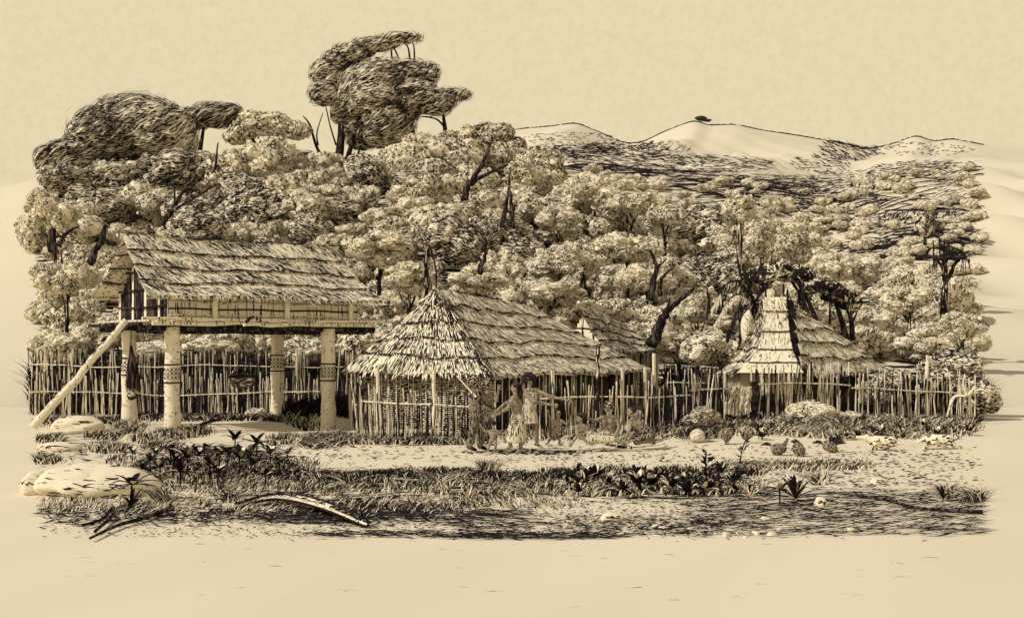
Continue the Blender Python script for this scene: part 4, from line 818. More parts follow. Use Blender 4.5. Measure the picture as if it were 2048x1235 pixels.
# palm beside it
pal = P(1508, 745, 43); pal[2] = 0; pt_ = thing('palm_tree', pal, 'palm with drooping feathery fronds left of the steep roofed hut', 'palm')
mb = MB(); hd = P(1510, 603, 43); tube(mb, curve([pal-UP*.2, (pal+hd)/2+[.08, 0, 0], hd], 8), np.linspace(.12, .08, 8), 'bark', 7); mb.build('trunk', pt_, pal, True)
for i, (ex, ey, mx_, my, k) in enumerate([(1425, 612, 1465, 560, 'p'), (1432, 640, 1470, 590, 'p'), (1455, 668, 1478, 618, 'd'), (1440, 575, 1478, 562, 'd'), (1478, 690, 1486, 640, 'd'), (1535, 640, 1530, 600, 'd'), (1490, 545, 1498, 570, 'd'), (1545, 575, 1530, 580, 'p')]):
    mb = MB(); q_ = curve([hd, P(mx_, my, 42.7-.2*(i % 3)), P(ex, ey, 42.3-.2*(i % 4))], 22); tube(mb, q_, np.linspace(.02, .006, 22), 'strawdark', 5)
    for s_ in (-1, 1):
        j = rng.integers(1, 22, 70); a = q_[j]; L = (.42*(1-.5*j/22)*rng.uniform(.4, 1.4, 70))[:, None]; tg = unit(np.gradient(q_, axis=0))[j]
        b = a+tg*L*.55+np.array([0, 1, 0])*s_*L*.5+UP*L*(-.55+.45*s_)+rng.normal(0, .05, a.shape); strips(mb, a, b, np.array([0, -1, .3])+0*a, .032+0*L[:, 0], 'leafdark' if (k == 'd' or s_ > 0) else 'leafpale')
    mb.build('frond', pt_, pal)
mb = MB(); c = P(1498, 662, 41.8); tube(mb, curve([c+UP*.72, c+UP*.3+[-.05, 0, 0], c-UP*.3, c-UP*.68+[.12, 0, 0]], 12), [.02, .08, .15, .2, .23, .24, .24, .22, .18, .13, .07, .02], 'post', 12)
a = rng.uniform(-.6, .6, 80); p = c+np.stack([rng.uniform(-.3, .3, 80), -.36+0*a, a], 1); strips(mb, p, p+np.array([.12, 0, -.12]), np.array([0, -1, 0])+0*p, .02+0*a, 'strawdark'); mb.build('hanging_frond', pt_, pal, True)
# ragged stump draped with vines above the large hut
st = P(858, 590, 47); st[2] = terr(st[0], 47.); t = thing('vine_stump', st, 'ragged tall broken trunk draped with vines above the large hut ridge', 'tree stump')
mb = MB(); tube(mb, curve([st-UP*.2, P(852, 560, 47), P(855, 495, 47)], 10), np.linspace(.12, .07, 10), 'bark', 8); tube(mb, curve([P(872, 590, 47), P(872, 540, 47), P(862, 500, 47)], 8), .03, 'barkdark', 6); mb.build('trunk', t, st)
mb = MB(); n = 90; p = np.array([P(858+random.gauss(0, 9), random.uniform(490, 560), 46.7) for _ in range(n)]); strips(mb, p, p+np.stack([(p[:, 0]-st[0])*.6, 0*p[:, 0], -rng.uniform(.2, .6, n)], 1), np.array([0, -1, 0])+0*p, .024+0*p[:, 0], 'strawdark'); mb.build('vines', t, st)

# ------------------------------------------------------------ plants
def rosette(name, nl, L, W, el, seed, stem=.15, pale=.15):
    rr = np.random.default_rng(seed); mb = MB()
    tube(mb, [(0, 0, -.05), (0.01, 0, stem)], .012, 'bark', 5)
    for i in range(nl):
        a = i*2.4+rr.uniform(-.2, .2); e_ = rr.uniform(*el); ln = L*rr.uniform(.7, 1.1); d = np.array([math.cos(a), math.sin(a), 0]); k = 'leafpale' if rr.random() < pale else 'leafdark'
        t = np.linspace(0, 1, 6)[:, None]; c = UP*stem+d*ln*math.cos(e_)*t+UP*ln*(math.sin(e_)*t-.35*t*t); s_ = np.array([-d[1], d[0], 0])*(W*np.sin(math.pi*(.12+.88*t))**.8)/2
        V = np.stack([c-s_+UP*.1*W, c, c+s_+UP*.1*W], 1).reshape(-1, 3); Q_ = []
        for j in range(5):
            for m_ in range(2): Q_.append((j*3+m_, j*3+m_+1, j*3+m_+4, j*3+m_+3))
        mb.add(V, Q_, k)
    return mb
def plants(spots, meshes, name, label, cat, group, sz=1.):
    spots = sorted(spots); n = len(spots); q = max(1, -(-n//20)) 
    for i_, (px, py, s_) in enumerate(spots):
        where = '' if q == 1 else ', ' + (['left part', 'right part'] if q == 2 else ['left part', 'middle part', 'right part'])[i_//20]
        g_ = G(px, py); k = random.randrange(len(meshes)); o = bpy.data.objects.new(name, meshes[k]); COL.objects.link(o); o.location = g_; o.rotation_euler = (0, 0, random.uniform(0, 6.28)); o.scale = (s_*sz,)*3; tag(o, label+', '+ORD[i_ % 20]+' from left'+where, cat, group)
rm = [rosette('leafy_plant', 13, .34, .075, (.1, 1.2), 300+i, .22).mesh('leafy_plant') for i in range(4)]
sp = [(470, 905, 1.3), (513, 915, 1.4), (340, 932, 1.2), (375, 950, 1.3), (410, 920, 1.), (440, 938, 1.2), (395, 940, 1.1), (300, 945, .9), (265, 925, .8), (480, 950, 1.3), (510, 955, 1.1), (540, 930, 1.), (560, 950, 1.), (320, 965, 1.1), (360, 975, 1.2), (420, 962, 1.2), (455, 930, 1.1), (285, 965, 1.), (500, 935, 1.2), (530, 975, .9), (590, 965, .8), (345, 955, 1.2), (435, 975, 1.), (575, 925, .8), (550, 905, .7), (380, 925, .9), (310, 925, .8), (265, 1010, 1.3), (1560, 1010, 1.)]
plants(sp, rm, 'leafy_plant', 'dark star leaved plant right of the big boulder', 'plant', 'star leaved plants beside the boulder')
rm2 = [rosette('leafy_weed', 16, .26, .06, (.5, 1.4), 320+i, .05, .35).mesh('leafy_weed') for i in range(4)]
sp = [(random.uniform(1140, 1480), random.uniform(955, 998), random.uniform(.8, 1.4)) for _ in range(44)]
plants(sp, rm2, 'leafy_weed', 'broad leaved weed in the dark strip', 'plant', 'broad leaved weeds in the dark foreground strip')
sp = [(random.uniform(1480, 1940), random.uniform(835, 880), random.uniform(.9, 1.5)) for _ in range(50)]
plants(sp, rm2, 'leafy_weed', 'leafy weed at the right fence foot', 'plant', 'weeds along the foot of the right fence')
def stemplant(px, py, h, label, n=16, seed=1):
    g_ = G(px, py); rr = np.random.default_rng(seed); mb = MB(); top = np.array([rr.uniform(-.1, .25)*h, 0, h]); tube(mb, curve([(0, 0, -.05), top*.5+[-.03, 0, 0], top], 6), .012, 'leafdark', 5)
    t = rr.uniform(.15, 1, n)[:, None]; a = top*t; s_ = np.where(np.arange(n) % 2, 1, -1)[:, None]; b = a+np.concatenate([s_*h*.28*rr.uniform(.3, 1.2, (n, 1)), 0*s_+rr.normal(0, .12, (n, 1)), h*rr.uniform(-.02, .3, (n, 1))], 1)*(1.1-.5*t); strips(mb, a, b, np.array([0, -1, .4])+0*a, .035+0*t[:, 0], 'leafdark')
    V = mb; o = V.build('sapling', None); o.location = g_; tag(o, label, 'plant')
stemplant(1418, 980, .6, 'upright dark leafy sapling taller than the weeds, right part of the dark strip', 34, 3)
stemplant(1480, 930, .5, 'small dark leafy shoot left of the pecking hens', 12, 4)
sw = [(1590, 1002, 1.7, 'bold tuft of sword shaped leaves in the right foreground'), (1885, 1000, .9, 'small pale leaved tuft in the right foreground'), (262, 1018, 1.3, 'fan of long narrow leaves below the big boulder'), (1500, 1000, 1., 'arching narrow leaved tuft at the end of the dark strip'), (935, 1003, 1., 'spidery pale tuft in the centre foreground'), (725, 1052, .8, 'dark tuft where the fallen palm leaf ends')]
for px, py, s_, lab in sw:
    rr = int(px); mb = rosette('x', 22, .34, .035, (.5, 1.45), rr, .02, .35); o = mb.build('sword_leaf_tuft', None); o.location = G(px, py); o.scale = (s_,)*3; tag(o, lab, 'plant')
yu = [(1815, 760, 37.6, 1.9, 'large spiky plant with fanned sword leaves behind the fence left of the leaning pole'), (1868, 765, 38, 1.8, 'large spiky plant with fanned sword leaves behind the fence right of the leaning pole'), (1925, 790, 38, 1.6, 'spiky plant in the dark thicket at the far right end of the fence')]
for px, py, Y, s_, lab in yu:
    mb = rosette('x', 46, .62, .055, (.1, 1.5), int(px), .35, .2); o = mb.build('spiky_plant', None); b = P(px, py, Y); b[2] = 0; o.location = b; o.scale = (s_,)*3; tag(o, lab, 'plant')
def bush(px, py, Y, r, lab, dark=.75, sz=.75, seed=0, core='leafcore', nf=3000):
    b = P(px, py, Y); gz = float(terr(b[0], Y)); cm = crown('bush', 400+seed, lobes=9, flat=.7, nf=nf, L=.13, W=.034, dark=dark, core=core); o = cm.build('bush', None); o.location = (b[0], Y, max(gz, b[2])); o.scale = (r, r, r*sz); tag(o, lab, 'bush')
bush(128, 690, 39.5+8, 1.15, 'pale rounded mound of brush beyond the fence left of the stilted house', .5, .7, 1)
bush(410, 700, 48, 1.2, 'dark brush mound seen between the front posts of the stilted house', .85, .6, 2); bush(450, 692, 46.6, .75, 'small pale bush glimpsed under the stilted house floor', .25, .5, 12); bush(600, 700, 48, 1.3, 'dark brush beyond the fence between right posts of the stilted house', .85, .7, 3); bush(300, 705, 48, 1.2, 'dark brush behind the far left post of the stilted house', .85, .6, 13); bush(720, 690, 46, 1.3, 'dark bush between the stilted house and the large hut', .8, .9, 4)
bush(1610, 828, 34, .95, 'pale leafy bush before the fence of the steep roofed hut', .45, .6, 5); bush(1690, 838, 34.3, .6, 'smaller pale bush beside the leafy one at the right hand fence', .5, .6, 14); bush(1400, 838, 31.2, .55, 'dark round bush against the fence left of the draped cloth', .95, .75, 6, 'hatchfine'); bush(1545, 850, 32.5, .5, 'dark low bush right of the draped cloth', .9, .7, 7, 'hatchfine')
bush(1900, 748, 39.5, 1.5, 'dark thicket behind the far right end of the fence', .95, .7, 8, 'hatchfine'); bush(1770, 775, 39, .9, 'dark thicket at the right foot of the steep roofed hut', .95, .8, 9, 'hatchfine'); bush(1950, 800, 37.8, 1.0, 'dark tangled bush closing the right hand end of the fence', .95, 1., 15, 'hatchfine'); bush(520, 828, 38.5, .5, 'small tangled bush at the foot of the rear right log post', .8, .6, 10); bush(1430, 700, 44, 1.5, 'dark bush below the palm fronds', .8, .8, 11)
bush(1745, 800, 36.6, .55, 'dark bush on the fence right of the steep roofed hut', .95, .8, 16, 'hatchfine')
# ------------------------------------------------------------ rocks, wood on the ground
def rock(px, py, r, lab, seed, Y=None, k='rock', name='rock'):
    g_ = G(px, py); mb = MB(); V, Q_ = ico(4); rr = np.random.default_rng(seed); n_ = unit(rr.normal(0, 1, (14, 3))); dd = rr.uniform(.72, 1., 14); s_ = np.minimum(1, (dd/np.maximum(V@n_.T, .05)).min(1)); V = V*s_[:, None]*(1+.03*np.sin(V@rr.normal(0, 6, 3))+.02*np.sin(V@rr.normal(0, 14, 3)))[:, None]
    mb.add(V*np.array(r), Q_, k);
    for q in range(7):
        a0 = np.array([rr.uniform(-.8, .5), -1, rr.uniform(.1, .75)]); w_ = np.cumsum(np.vstack([a0, np.stack([rr.uniform(.02, .12, 6), 0*np.zeros(6), rr.normal(0, .05, 6)], 1)]), 0); w_ = unit(w_); s2 = np.minimum(1, (dd/np.maximum(w_@n_.T, .05)).min(1)); tube(mb, w_*s2[:, None]*np.array(r)*1.012, .008, 'strawdark', 4)
    o = mb.build(name, None, (0, 0, 0), True); o.location = g_+UP*r[2]*.35; tag(o, lab, 'rock')
rock(160, 862, (.78, .5, .30), 'pale cracked boulder beside the foot of the log ladder', 1); rock(192, 985, (.95, .6, .34), 'largest pale boulder in the left foreground', 2); rock(72, 985, (.25, .3, .28), 'small pale rock at the left edge beside the largest boulder', 3); rock(560, 832, (.35, .3, .22), 'pale stone at the foot of the rear right log post', 4); rock(118, 900, (.5, .4, .14), 'low flat pale rock between the two boulders', 5)
rock(1757, 968, (.14, .1, .09), 'small round stone below the nearer pig', 6); rock(1640, 1012, (.1, .1, .1), 'round stone beside the bold sword leaved tuft', 7); rock(1225, 1040, (.16, .1, .08), 'lone dark sided stone in the centre right foreground', 8)
pm = []
for i in range(3):
    V, Q_ = ico(3); mb = MB(); blob(mb, (0, 0, .5), (1, .8, .65), 'rock', 3, .1, 2, 70+i); pm.append(mb.mesh('pebble', smooth=True))
for ipb, (px, py) in enumerate(sorted([(1430, 1068), (1452, 1072), (1475, 1066), (1490, 1074), (1510, 1068), (1545, 1070), (1380, 1060), (1325, 1058), (1500, 1055), (1530, 1040), (1460, 1040), (1310, 1055), (1560, 1060), (1580, 1035), (1420, 1058), (1700, 1062)])):
    o = bpy.data.objects.new('pebble', random.choice(pm)); COL.objects.link(o); o.location = G(px, py)-UP*.02; s_ = random.uniform(.035, .065); o.scale = (s_*1.2, s_, s_); o.rotation_euler = (0, 0, random.uniform(0, 6)); tag(o, 'pale rounded pebble, '+ORD[ipb]+' from left in the lower right foreground', 'pebble', 'pebbles in the lower right foreground')
def groundline(pts, r, k, name, lab, cat, lift=.05):
    q_ = curve([G(*p_)+UP*lift for p_ in pts], len(pts)*6); mb = MB(); n = len(q_); tube(mb, q_, r[0]+(r[1]-r[0])*np.linspace(0, 1, n), k, 8); return tag(mb.build(name, None, q_[0]), lab, cat)
groundline([(180, 1084), (235, 1058), (290, 1042), (345, 1022)], (.015, .035), 'barkdark', 'fallen_branch', 'dark fallen branch lying in the lower left foreground', 'branch')
groundline([(165, 1058), (205, 1044), (226, 1020), (222, 1040), (190, 1070)], (.02, .02), 'barkdark', 'fallen_branch', 'forked curled dark twig above the fallen branch at lower left', 'branch')
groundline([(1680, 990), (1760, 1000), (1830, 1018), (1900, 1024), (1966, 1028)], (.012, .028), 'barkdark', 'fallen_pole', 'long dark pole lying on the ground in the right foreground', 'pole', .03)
groundline([(1212, 890), (1235, 894), (1262, 897)], (.03, .035), 'bark', 'wooden_club', 'short pale stick lying before the reclining woman', 'stick', .03)
groundline([(380, 862), (430, 842), (520, 838)], (.05, .03), 'barkdark', 'fallen_branch', 'curved dark branch lying between the posts of the stilted house', 'branch', .04)
# fallen palm leaf
q_ = curve([G(470, 1016), G(560, 1008)+UP*.10, G(650, 1030)+UP*.12, G(735, 1056)+UP*.03], 26); mb = MB(); hw = .17*np.sin(np.linspace(.05, 1, 26)*math.pi)**.7+.02
sd_ = np.array([.25, 1, 0]); V = np.stack([q_-sd_*hw[:, None], q_-sd_*hw[:, None]*.1+UP*.05, q_+sd_*hw[:, None]*.1+UP*.05, q_+sd_*hw[:, None]*1.3+UP*.02], 1).reshape(-1, 3); Q_ = [(j*4+m_, j*4+m_+1, j*4+m_+5, j*4+m_+4) for j in range(25) for m_ in range(3)]; mb.add(V, Q_, 'wood')
tube(mb, q_+UP*.06, .022, 'barkdark', 6); tube(mb, q_-sd_*hw[:, None], .018, 'strawdark', 5); tube(mb, q_+sd_*hw[:, None]*1.3, .018, 'strawdark', 5)
j = rng.integers(1, 25, 190); a = q_[j]+sd_*(hw[j]*rng.uniform(-.9, 1.2, 190))[:, None]+UP*.045; strips(mb, a, a+unit(np.gradient(q_, axis=0))[j]*.16+UP*.01, np.array([0, -.4, 1])+0*a, .010+0*a[:, 0], 'strawdark')
o = mb.build('palm_leaf', None, q_[0]); so = o.modifiers.new('solid', 'SOLIDIFY'); so.thickness = .012; tag(o, 'long dry palm leaf lying in the centre left foreground', 'leaf')
c = G(1395, 884)+UP*.15; mb = MB(); V, Q_ = ico(4); mb.add(V*[.18, .18, .165]+c, Q_, 'rock'); strokes_on(mb, c, (.18, .18, .165), 220, .06, .008, dr=(0, 1, .2)); g_ = mb.build('gourd', None, c, True); tag(g_, 'large round pale gourd on the ground left of the hens', 'gourd')
c = P(1925, 812, 35.6); c[2] = float(terr(c[0], c[1])); mb = MB(); tube(mb, curve([P(1900, 812, 35.6), P(1910, 792, 35.6), P(1935, 790, 35.5), P(1950, 772, 35.5)], 12), np.linspace(.05, .03, 12), 'post', 8); tube(mb, curve([P(1935, 792, 35.5), P(1926, 770, 35.5), P(1930, 748, 35.5)], 8), np.linspace(.04, .015, 8), 'post', 8)
tube(mb, curve([P(1900, 812, 35.6), P(1896, 825, 35.6), P(1893, 838, 35.6)], 6), .03, 'post', 8); tag(mb.build('broken_branch', None, c, True), 'pale broken branch caught in the thicket at the far right fence end', 'branch')

# ------------------------------------------------------------ people and animals
def cap_(mb, a, b, ra, rb, k='skin', n=10):
    a = np.asarray(a, float); b = np.asarray(b, float); d = b-a; L = np.linalg.norm(d)+1e-9; d = d/L
    th = np.linspace(-math.pi/2, 0, 4); pts = [a+d*ra*math.sin(t) for t in th]; rd = [ra*max(math.cos(t), .05) for t in th]; th = np.linspace(0, math.pi/2, 4)
    pts += [b+d*rb*math.sin(t) for t in th]; rd += [rb*max(math.cos(t), .05) for t in th]; tube(mb, np.array(pts), np.array(rd), k, n)
def ell(mb, c, r, k='skin', sub=3): V, Q_ = ico(sub); mb.add(V*np.asarray(r)+np.asarray(c), Q_, k)
def bake(mb, name, vox, parent, origin, k, smooth=2):
    me = mb.mesh(name, origin); o = bpy.data.objects.new(name, me); COL.objects.link(o); m = o.modifiers.new('r', 'REMESH'); m.mode = 'VOXEL'; m.voxel_size = vox
    if smooth: s_ = o.modifiers.new('s', 'SMOOTH'); s_.iterations = smooth; s_.factor = .5
    bpy.context.view_layer.update(); me2 = bpy.data.meshes.new_from_object(o.evaluated_get(bpy.context.evaluated_depsgraph_get())); me2.name = name; bpy.data.objects.remove(o)
    me2.materials.clear(); me2.materials.append(M[k]); me2.polygons.foreach_set('use_smooth', [True]*len(me2.polygons)); me2.polygons.foreach_set('material_index', [0]*len(me2.polygons))
    return link(name, me2, parent, origin)
def limb(mb, a, b, c, r): cap_(mb, a, b, r[0], r[1]); cap_(mb, b, c, r[1], r[2]); m = (np.asarray(b)*.65+np.asarray(c)*.35); cap_(mb, b, m, r[1]*1.02, r[1]*.98)
def hand(mb, w_, d, s=1., curl=.3):
    d = unit(np.asarray(d, float)); side = unit(np.cross(d, np.array([.2, 1, .1]))); nrm = np.cross(side, d); cap_(mb, w_, w_+d*.05*s, .026*s, .034*s)
    for i, ln in enumerate((.065, .078, .074, .058)):
        b = w_+d*.075*s+side*(i-1.5)*.021*s; m = b+(d+side*(i-1.5)*.12)*ln*.5*s; e_ = m+unit(d-nrm*curl*(1+i*.2))*ln*.5*s; cap_(mb, b, m, .011*s, .010*s, n=6); cap_(mb, m, e_, .010*s, .008*s, n=6)
    b = w_+d*.02*s-side*.032*s; m = b+(d*.5-side*.8)*.04*s; cap_(mb, b, m, .013*s, .011*s, n=6); cap_(mb, m, m+(d*.9-side*.2)*.035*s, .011*s, .009*s, n=6)
def person(label, Y, J, s=1., face=(1, 0), hair='short', cloth=None, group=None, tors=1.):
    """J: joints as (px, py, dy); s: body scale; face: facing direction in the ground plane"""
    p = {k: P(v[0], v[1], Y+v[2]) for k, v in J.items()}
    lowest = min(p.values(), key=lambda v: v[2]); base = np.array([p['pelvis'][0], Y, float(terr(p['pelvis'][0], Y))])
    t = thing('person', base, label, 'person', group); mb = MB()
    f = unit(np.array([face[0], face[1], 0.])); sd2 = np.array([-f[1], f[0], 0])
    sl, sr, hl, hr = p['sl'], p['sr'], p['hl'], p['hr']; ch_ = (sl+sr)/2; pe = p['pelvis']; hd = p['head']
    cap_(mb, sl, sr, .062*s, .062*s); cap_(mb, ch_*.75+pe*.25, pe, .125*s*tors, .115*s*tors, n=14); cap_(mb, sl*.8+pe*.2, pe*.75+sl*.25, .085*s, .08*s); cap_(mb, sr*.8+pe*.2, pe*.75+sr*.25, .085*s, .08*s); cap_(mb, hl, hr, .09*s, .09*s)
    nk = ch_*.9+hd*.1; cap_(mb, nk, hd-UP*.04*s, .052*s, .048*s)
    ell(mb, hd+UP*.015*s, (.077*s, .088*s, .10*s)); ell(mb, hd-UP*.045*s+f*.02*s, (.056*s, .06*s, .065*s)); cap_(mb, hd+f*.085*s+UP*.005*s, hd+f*.10*s-UP*.025*s, .010*s, .016*s, n=6)
    cap_(mb, hd+f*.068*s-UP*.058*s-sd2*.014*s, hd+f*.068*s-UP*.058*s+sd2*.014*s, .012*s, .012*s, n=6); cap_(mb, hd+f*.07*s+UP*.028*s-sd2*.03*s, hd+f*.07*s+UP*.028*s+sd2*.03*s, .013*s, .013*s, n=6)
    for q in (-1, 1): ell(mb, hd+sd2*q*.078*s-UP*.01*s, (.016*s, .022*s, .03*s), sub=2)
    limb(mb, sl, p['el'], p['wl'], (.052*s, .041*s, .028*s)); limb(mb, sr, p['er'], p['wr'], (.052*s, .041*s, .028*s))
    hand(mb, p['wl'], p['wl']-p['el'], s); hand(mb, p['wr'], p['wr']-p['er'], s)
    for a in 'lr':
        h, k, an, to = p['h'+a], p['k'+a], p['a'+a], p['t'+a]; cap_(mb, h, k, .085*s, .055*s); cap_(mb, k, k*.6+an*.4, .055*s, .054*s); cap_(mb, k*.6+an*.4, an, .052*s, .035*s); d = unit(to-an); cap_(mb, an-d*.02*s, to, .036*s, .026*s); ell(mb, an-d*.04*s-UP*.01*s, (.036*s, .036*s, .034*s), sub=2); cap_(mb, to, to+d*.03*s, .022*s, .016*s)
    bd = bake(mb, 'body', .011 if s > .7 else .008, t, base, 'skin', 1)
    for q in (-1, 1):
        m2 = MB(); ell(m2, hd+f*.078*s+sd2*q*.030*s+UP*.006*s, (.011*s,)*3, 'ink', 2); m2.build('eye', t, base, True)
    m2 = MB(); bk = hd-f*.03*s+UP*.035*s
    if hair == 'afro': blob(m2, hd-f*.05*s+UP*.05*s, (.155*s, .14*s, .14*s), 'hair', 3, .1, 6, 3); strokes_on(m2, hd-f*.04*s+UP*.05*s, (.155*s,)*3, 300, .05, .012)
    elif hair == 'long':
        blob(m2, bk+UP*.01*s, (.106*s, .108*s, .106*s), 'hair', 3, .06, 6, 4)
        for i in range(16): o_ = bk+np.array([rng.uniform(-.05, .05), rng.uniform(-.05, .05), 0])*s-f*.05*s; tube(m2, curve([o_+UP*.03, o_-f*.03*s-UP*.2*s, o_-f*rng.uniform(-.01, .06)*s-UP*rng.uniform(.35, .5)*s], 8), np.linspace(.026, .008, 8)*s, 'hair', 5)
    elif hair == 'bushy': blob(m2, bk+UP*.01, (.13*s, .12*s, .12*s), 'hair', 3, .22, 6, 5); strokes_on(m2, bk, (.13*s,)*3, 160, .07, .012, 'straw')
    else: blob(m2, bk+UP*.022*s-f*.012*s, (.098*s, .10*s, .098*s), 'hair', 3, .08, 6, 6)
    m2.build('hair', t, base)
    if cloth: cloth(t, base, p, s, f)
    return t, p, base
def loft(name, rings, k, t, base, n=28, fold=.012, th=.012):
    """rings: list of (centre, rx, ry)"""
    a = np.linspace(0, 2*math.pi, n, endpoint=False); V = []; m = len(rings); C = curve(np.array([r[0] for r in rings]), m*4); rx = np.interp(np.linspace(0, m-1, m*4), range(m), [r[1] for r in rings]); ry = np.interp(np.linspace(0, m-1, m*4), range(m), [r[2] for r in rings])
    for i in range(len(C)):
        w_ = 1+(fold*(i/len(C))*8)*np.sin(a*8+i*.1); V.append(C[i]+np.stack([np.cos(a)*rx[i]*w_, np.sin(a)*ry[i]*w_, fold*.5*np.sin(a*5)*(i/len(C))], 1))
    V = np.concatenate(V); Q_ = [(i*n+j, i*n+(j+1) % n, (i+1)*n+(j+1) % n, (i+1)*n+j) for i in range(len(C)-1) for j in range(n)]
    mb = MB(); mb.add(V, Q_, k); o = mb.build(name, t, base, True); so = o.modifiers.new('solid', 'SOLIDIFY'); so.thickness = th; so.offset = 1
    return o
def shell(name, segs, k, t, base, vox=.014):
    mb = MB()
    for a, b, ra, rb in segs: cap_(mb, a, b, ra, rb, n=12)
    return bake(mb, name, vox, t, base, k, 2)
# bearded traveller, back half turned
def cl_a(t, base, p, s, f):
    shell('jacket', [(p['sl'], p['sr'], .078, .078), ((p['sl']+p['sr'])/2, p['pelvis'], .145, .14), (p['sl'], p['el'], .066, .056), (p['el'], p['el']*.2+p['wl']*.8, .054, .042), (p['sr'], p['er'], .066, .056), (p['er'], p['er']*.2+p['wr']*.8, .054, .042), (p['hl'], p['hr'], .105, .105)], 'clothdark', t, base)
    for a in 'lr': shell('trouser_leg', [(p['h'+a], p['k'+a], .105, .075), (p['k'+a], p['a'+a], .072, .062)], 'clothdark', t, base)
    for a in 'lr': shell('boot', [(p['a'+a]+UP*.06, p['a'+a], .055, .05), (p['a'+a], p['t'+a], .05, .038)], 'ink', t, base)
    shell('beard', [(p['head']+f*.05-UP*.05, p['head']+f*.06-UP*.13, .05, .02)], 'hair', t, base, .01)
person('bearded man in jacket and trousers at the far left of the standing group, bending forward', 26.4, dict(head=(948, 766, 0), sl=(942, 788, -.12), sr=(964, 787, .12), el=(955, 812, -.2), wl=(980, 825, -.12), er=(972, 806, .15), wr=(992, 820, .05), pelvis=(953, 832, 0), hl=(949, 836, -.08), hr=(959, 836, .08), kl=(944, 866, -.08), al=(939, 893, -.1), tl=(951, 899, -.12), kr=(962, 866, .1), ar=(960, 892, .12), tr=(972, 897, .1)), hair='bushy', cloth=cl_a)
mb = MB(); a, b = P(913, 751, 26.2), P(952, 793, 26.15); tube(mb, [a, a*.5+b*.5, b], [.013, .016, .028], 'wood', 8); tag(mb.build('long_stick', None, a), 'long straight stick slanting over the shoulder of the bearded man', 'stick')
def wrap(k, z0=1., z1=0., rx=(.15, .2), name='skirt'):
    def f_(t, base, p, s, f): pe = p['pelvis']; loft(name, [(pe+UP*.12*s, .135*s, .125*s), (pe, .155*s, .14*s), ((pe+(p['kl']+p['kr'])/2)/2, rx[0]*1.1*s, .16*s), ((p['kl']+p['kr'])/2*z0+(p['al']+p['ar'])/2*(1-z0), rx[1]*s, .17*s)], k, t, base)
    return f_
person('woman with wild bushy hair behind the bearded man, raising one hand', 27.0, dict(head=(976, 770, 0), sl=(968, 790, -.1), sr=(984, 788, .1), el=(972, 812, -.1), wl=(990, 822, -.15), er=(993, 802, .0), wr=(997, 780, -.05), pelvis=(974, 830, 0), hl=(970, 836, -.06), hr=(978, 836, .06), kl=(968, 862, 0), al=(966, 886, 0), tl=(972, 890, -.05), kr=(980, 862, .05), ar=(978, 886, .05), tr=(986, 889, 0)), s=.95, hair='bushy', cloth=wrap('clothdark', .3))
person('toddler seen from behind holding both adults at the left of the group', 26.2, dict(head=(987, 848, 0), sl=(980, 862, 0), sr=(994, 862, 0), el=(970, 862, 0), wl=(963, 852, 0), er=(1002, 868, 0), wr=(1010, 864, 0), pelvis=(986, 878, 0), hl=(983, 879, 0), hr=(990, 879, 0), kl=(979, 889, 0), al=(975, 899, 0), tl=(971, 901, -.03), kr=(991, 890, -.05), ar=(991, 901, 0), tr=(998, 903, -.03)), s=.55, face=(0, 1))
person('woman with long dark hair and wrapped skirt leaning left towards the bearded man', 26.3, dict(head=(1030, 775, 0), sl=(1026, 796, -.13), sr=(1036, 794, .1), el=(1016, 816, -.2), wl=(994, 828, -.15), er=(1012, 806, .1), wr=(992, 822, .05), pelvis=(1036, 838, 0), hl=(1033, 842, -.08), hr=(1040, 842, .08), kl=(1022, 868, -.1), al=(1020, 893, -.05), tl=(1010, 898, -.08), kr=(1040, 872, .05), ar=(1042, 898, -.05), tr=(1032, 905, -.15)), face=(-1, -.25), hair='long', cloth=wrap('cloth', .45, rx=(.17, .24)))
def cl_e(t, base, p, s, f):
    c = (p['sl']+p['sr'])/2; pe = p['pelvis']; loft('tunic', [(c-UP*.02, .15, .10), (c-UP*.12, .165, .13), (c*.4+pe*.6, .15, .13), (pe, .17, .14), (pe*.5+(p['kl']+p['kr'])/2*.5, .2, .16)], 'cloth', t, base, fold=.008)
person('tall man with a halo of hair stretching both arms to the right', 26.9, dict(head=(1059, 762, 0), sl=(1046, 783, -.05), sr=(1073, 780, .02), el=(1070, 804, -.25), wl=(1103, 809, -.3), er=(1098, 792, -.05), wr=(1130, 799, -.1), pelvis=(1058, 830, 0), hl=(1051, 836, 0), hr=(1066, 836, 0), kl=(1048, 862, -.1), al=(1045, 886, 0), tl=(1040, 893, -.1), kr=(1072, 862, -.05), ar=(1074, 888, 0), tr=(1083, 893, -.12)), face=(.45, -1), hair='afro', cloth=cl_e, s=1.04)
person('small naked child with both arms raised under the tall man hands', 26.8, dict(head=(1117, 826, 0), sl=(1109, 842, 0), sr=(1123, 841, 0), el=(1100, 838, 0), wl=(1097, 827, 0), er=(1132, 847, 0), wr=(1139, 841, 0), pelvis=(1112, 860, 0), hl=(1109, 862, 0), hr=(1116, 862, 0), kl=(1103, 873, 0), al=(1096, 885, 0), tl=(1091, 888, -.05), kr=(1119, 874, 0), ar=(1119, 887, 0), tr=(1125, 889, -.05)), s=.6, face=(.4, -1))
def cl_g(t, base, p, s, f):
    shell('wrap', [((p['sl']+p['sr'])/2-UP*.12, p['pelvis'], .13, .16), (p['hl'], p['kl'], .11, .08), (p['hr'], p['kr'], .11, .08)], 'cloth', t, base)
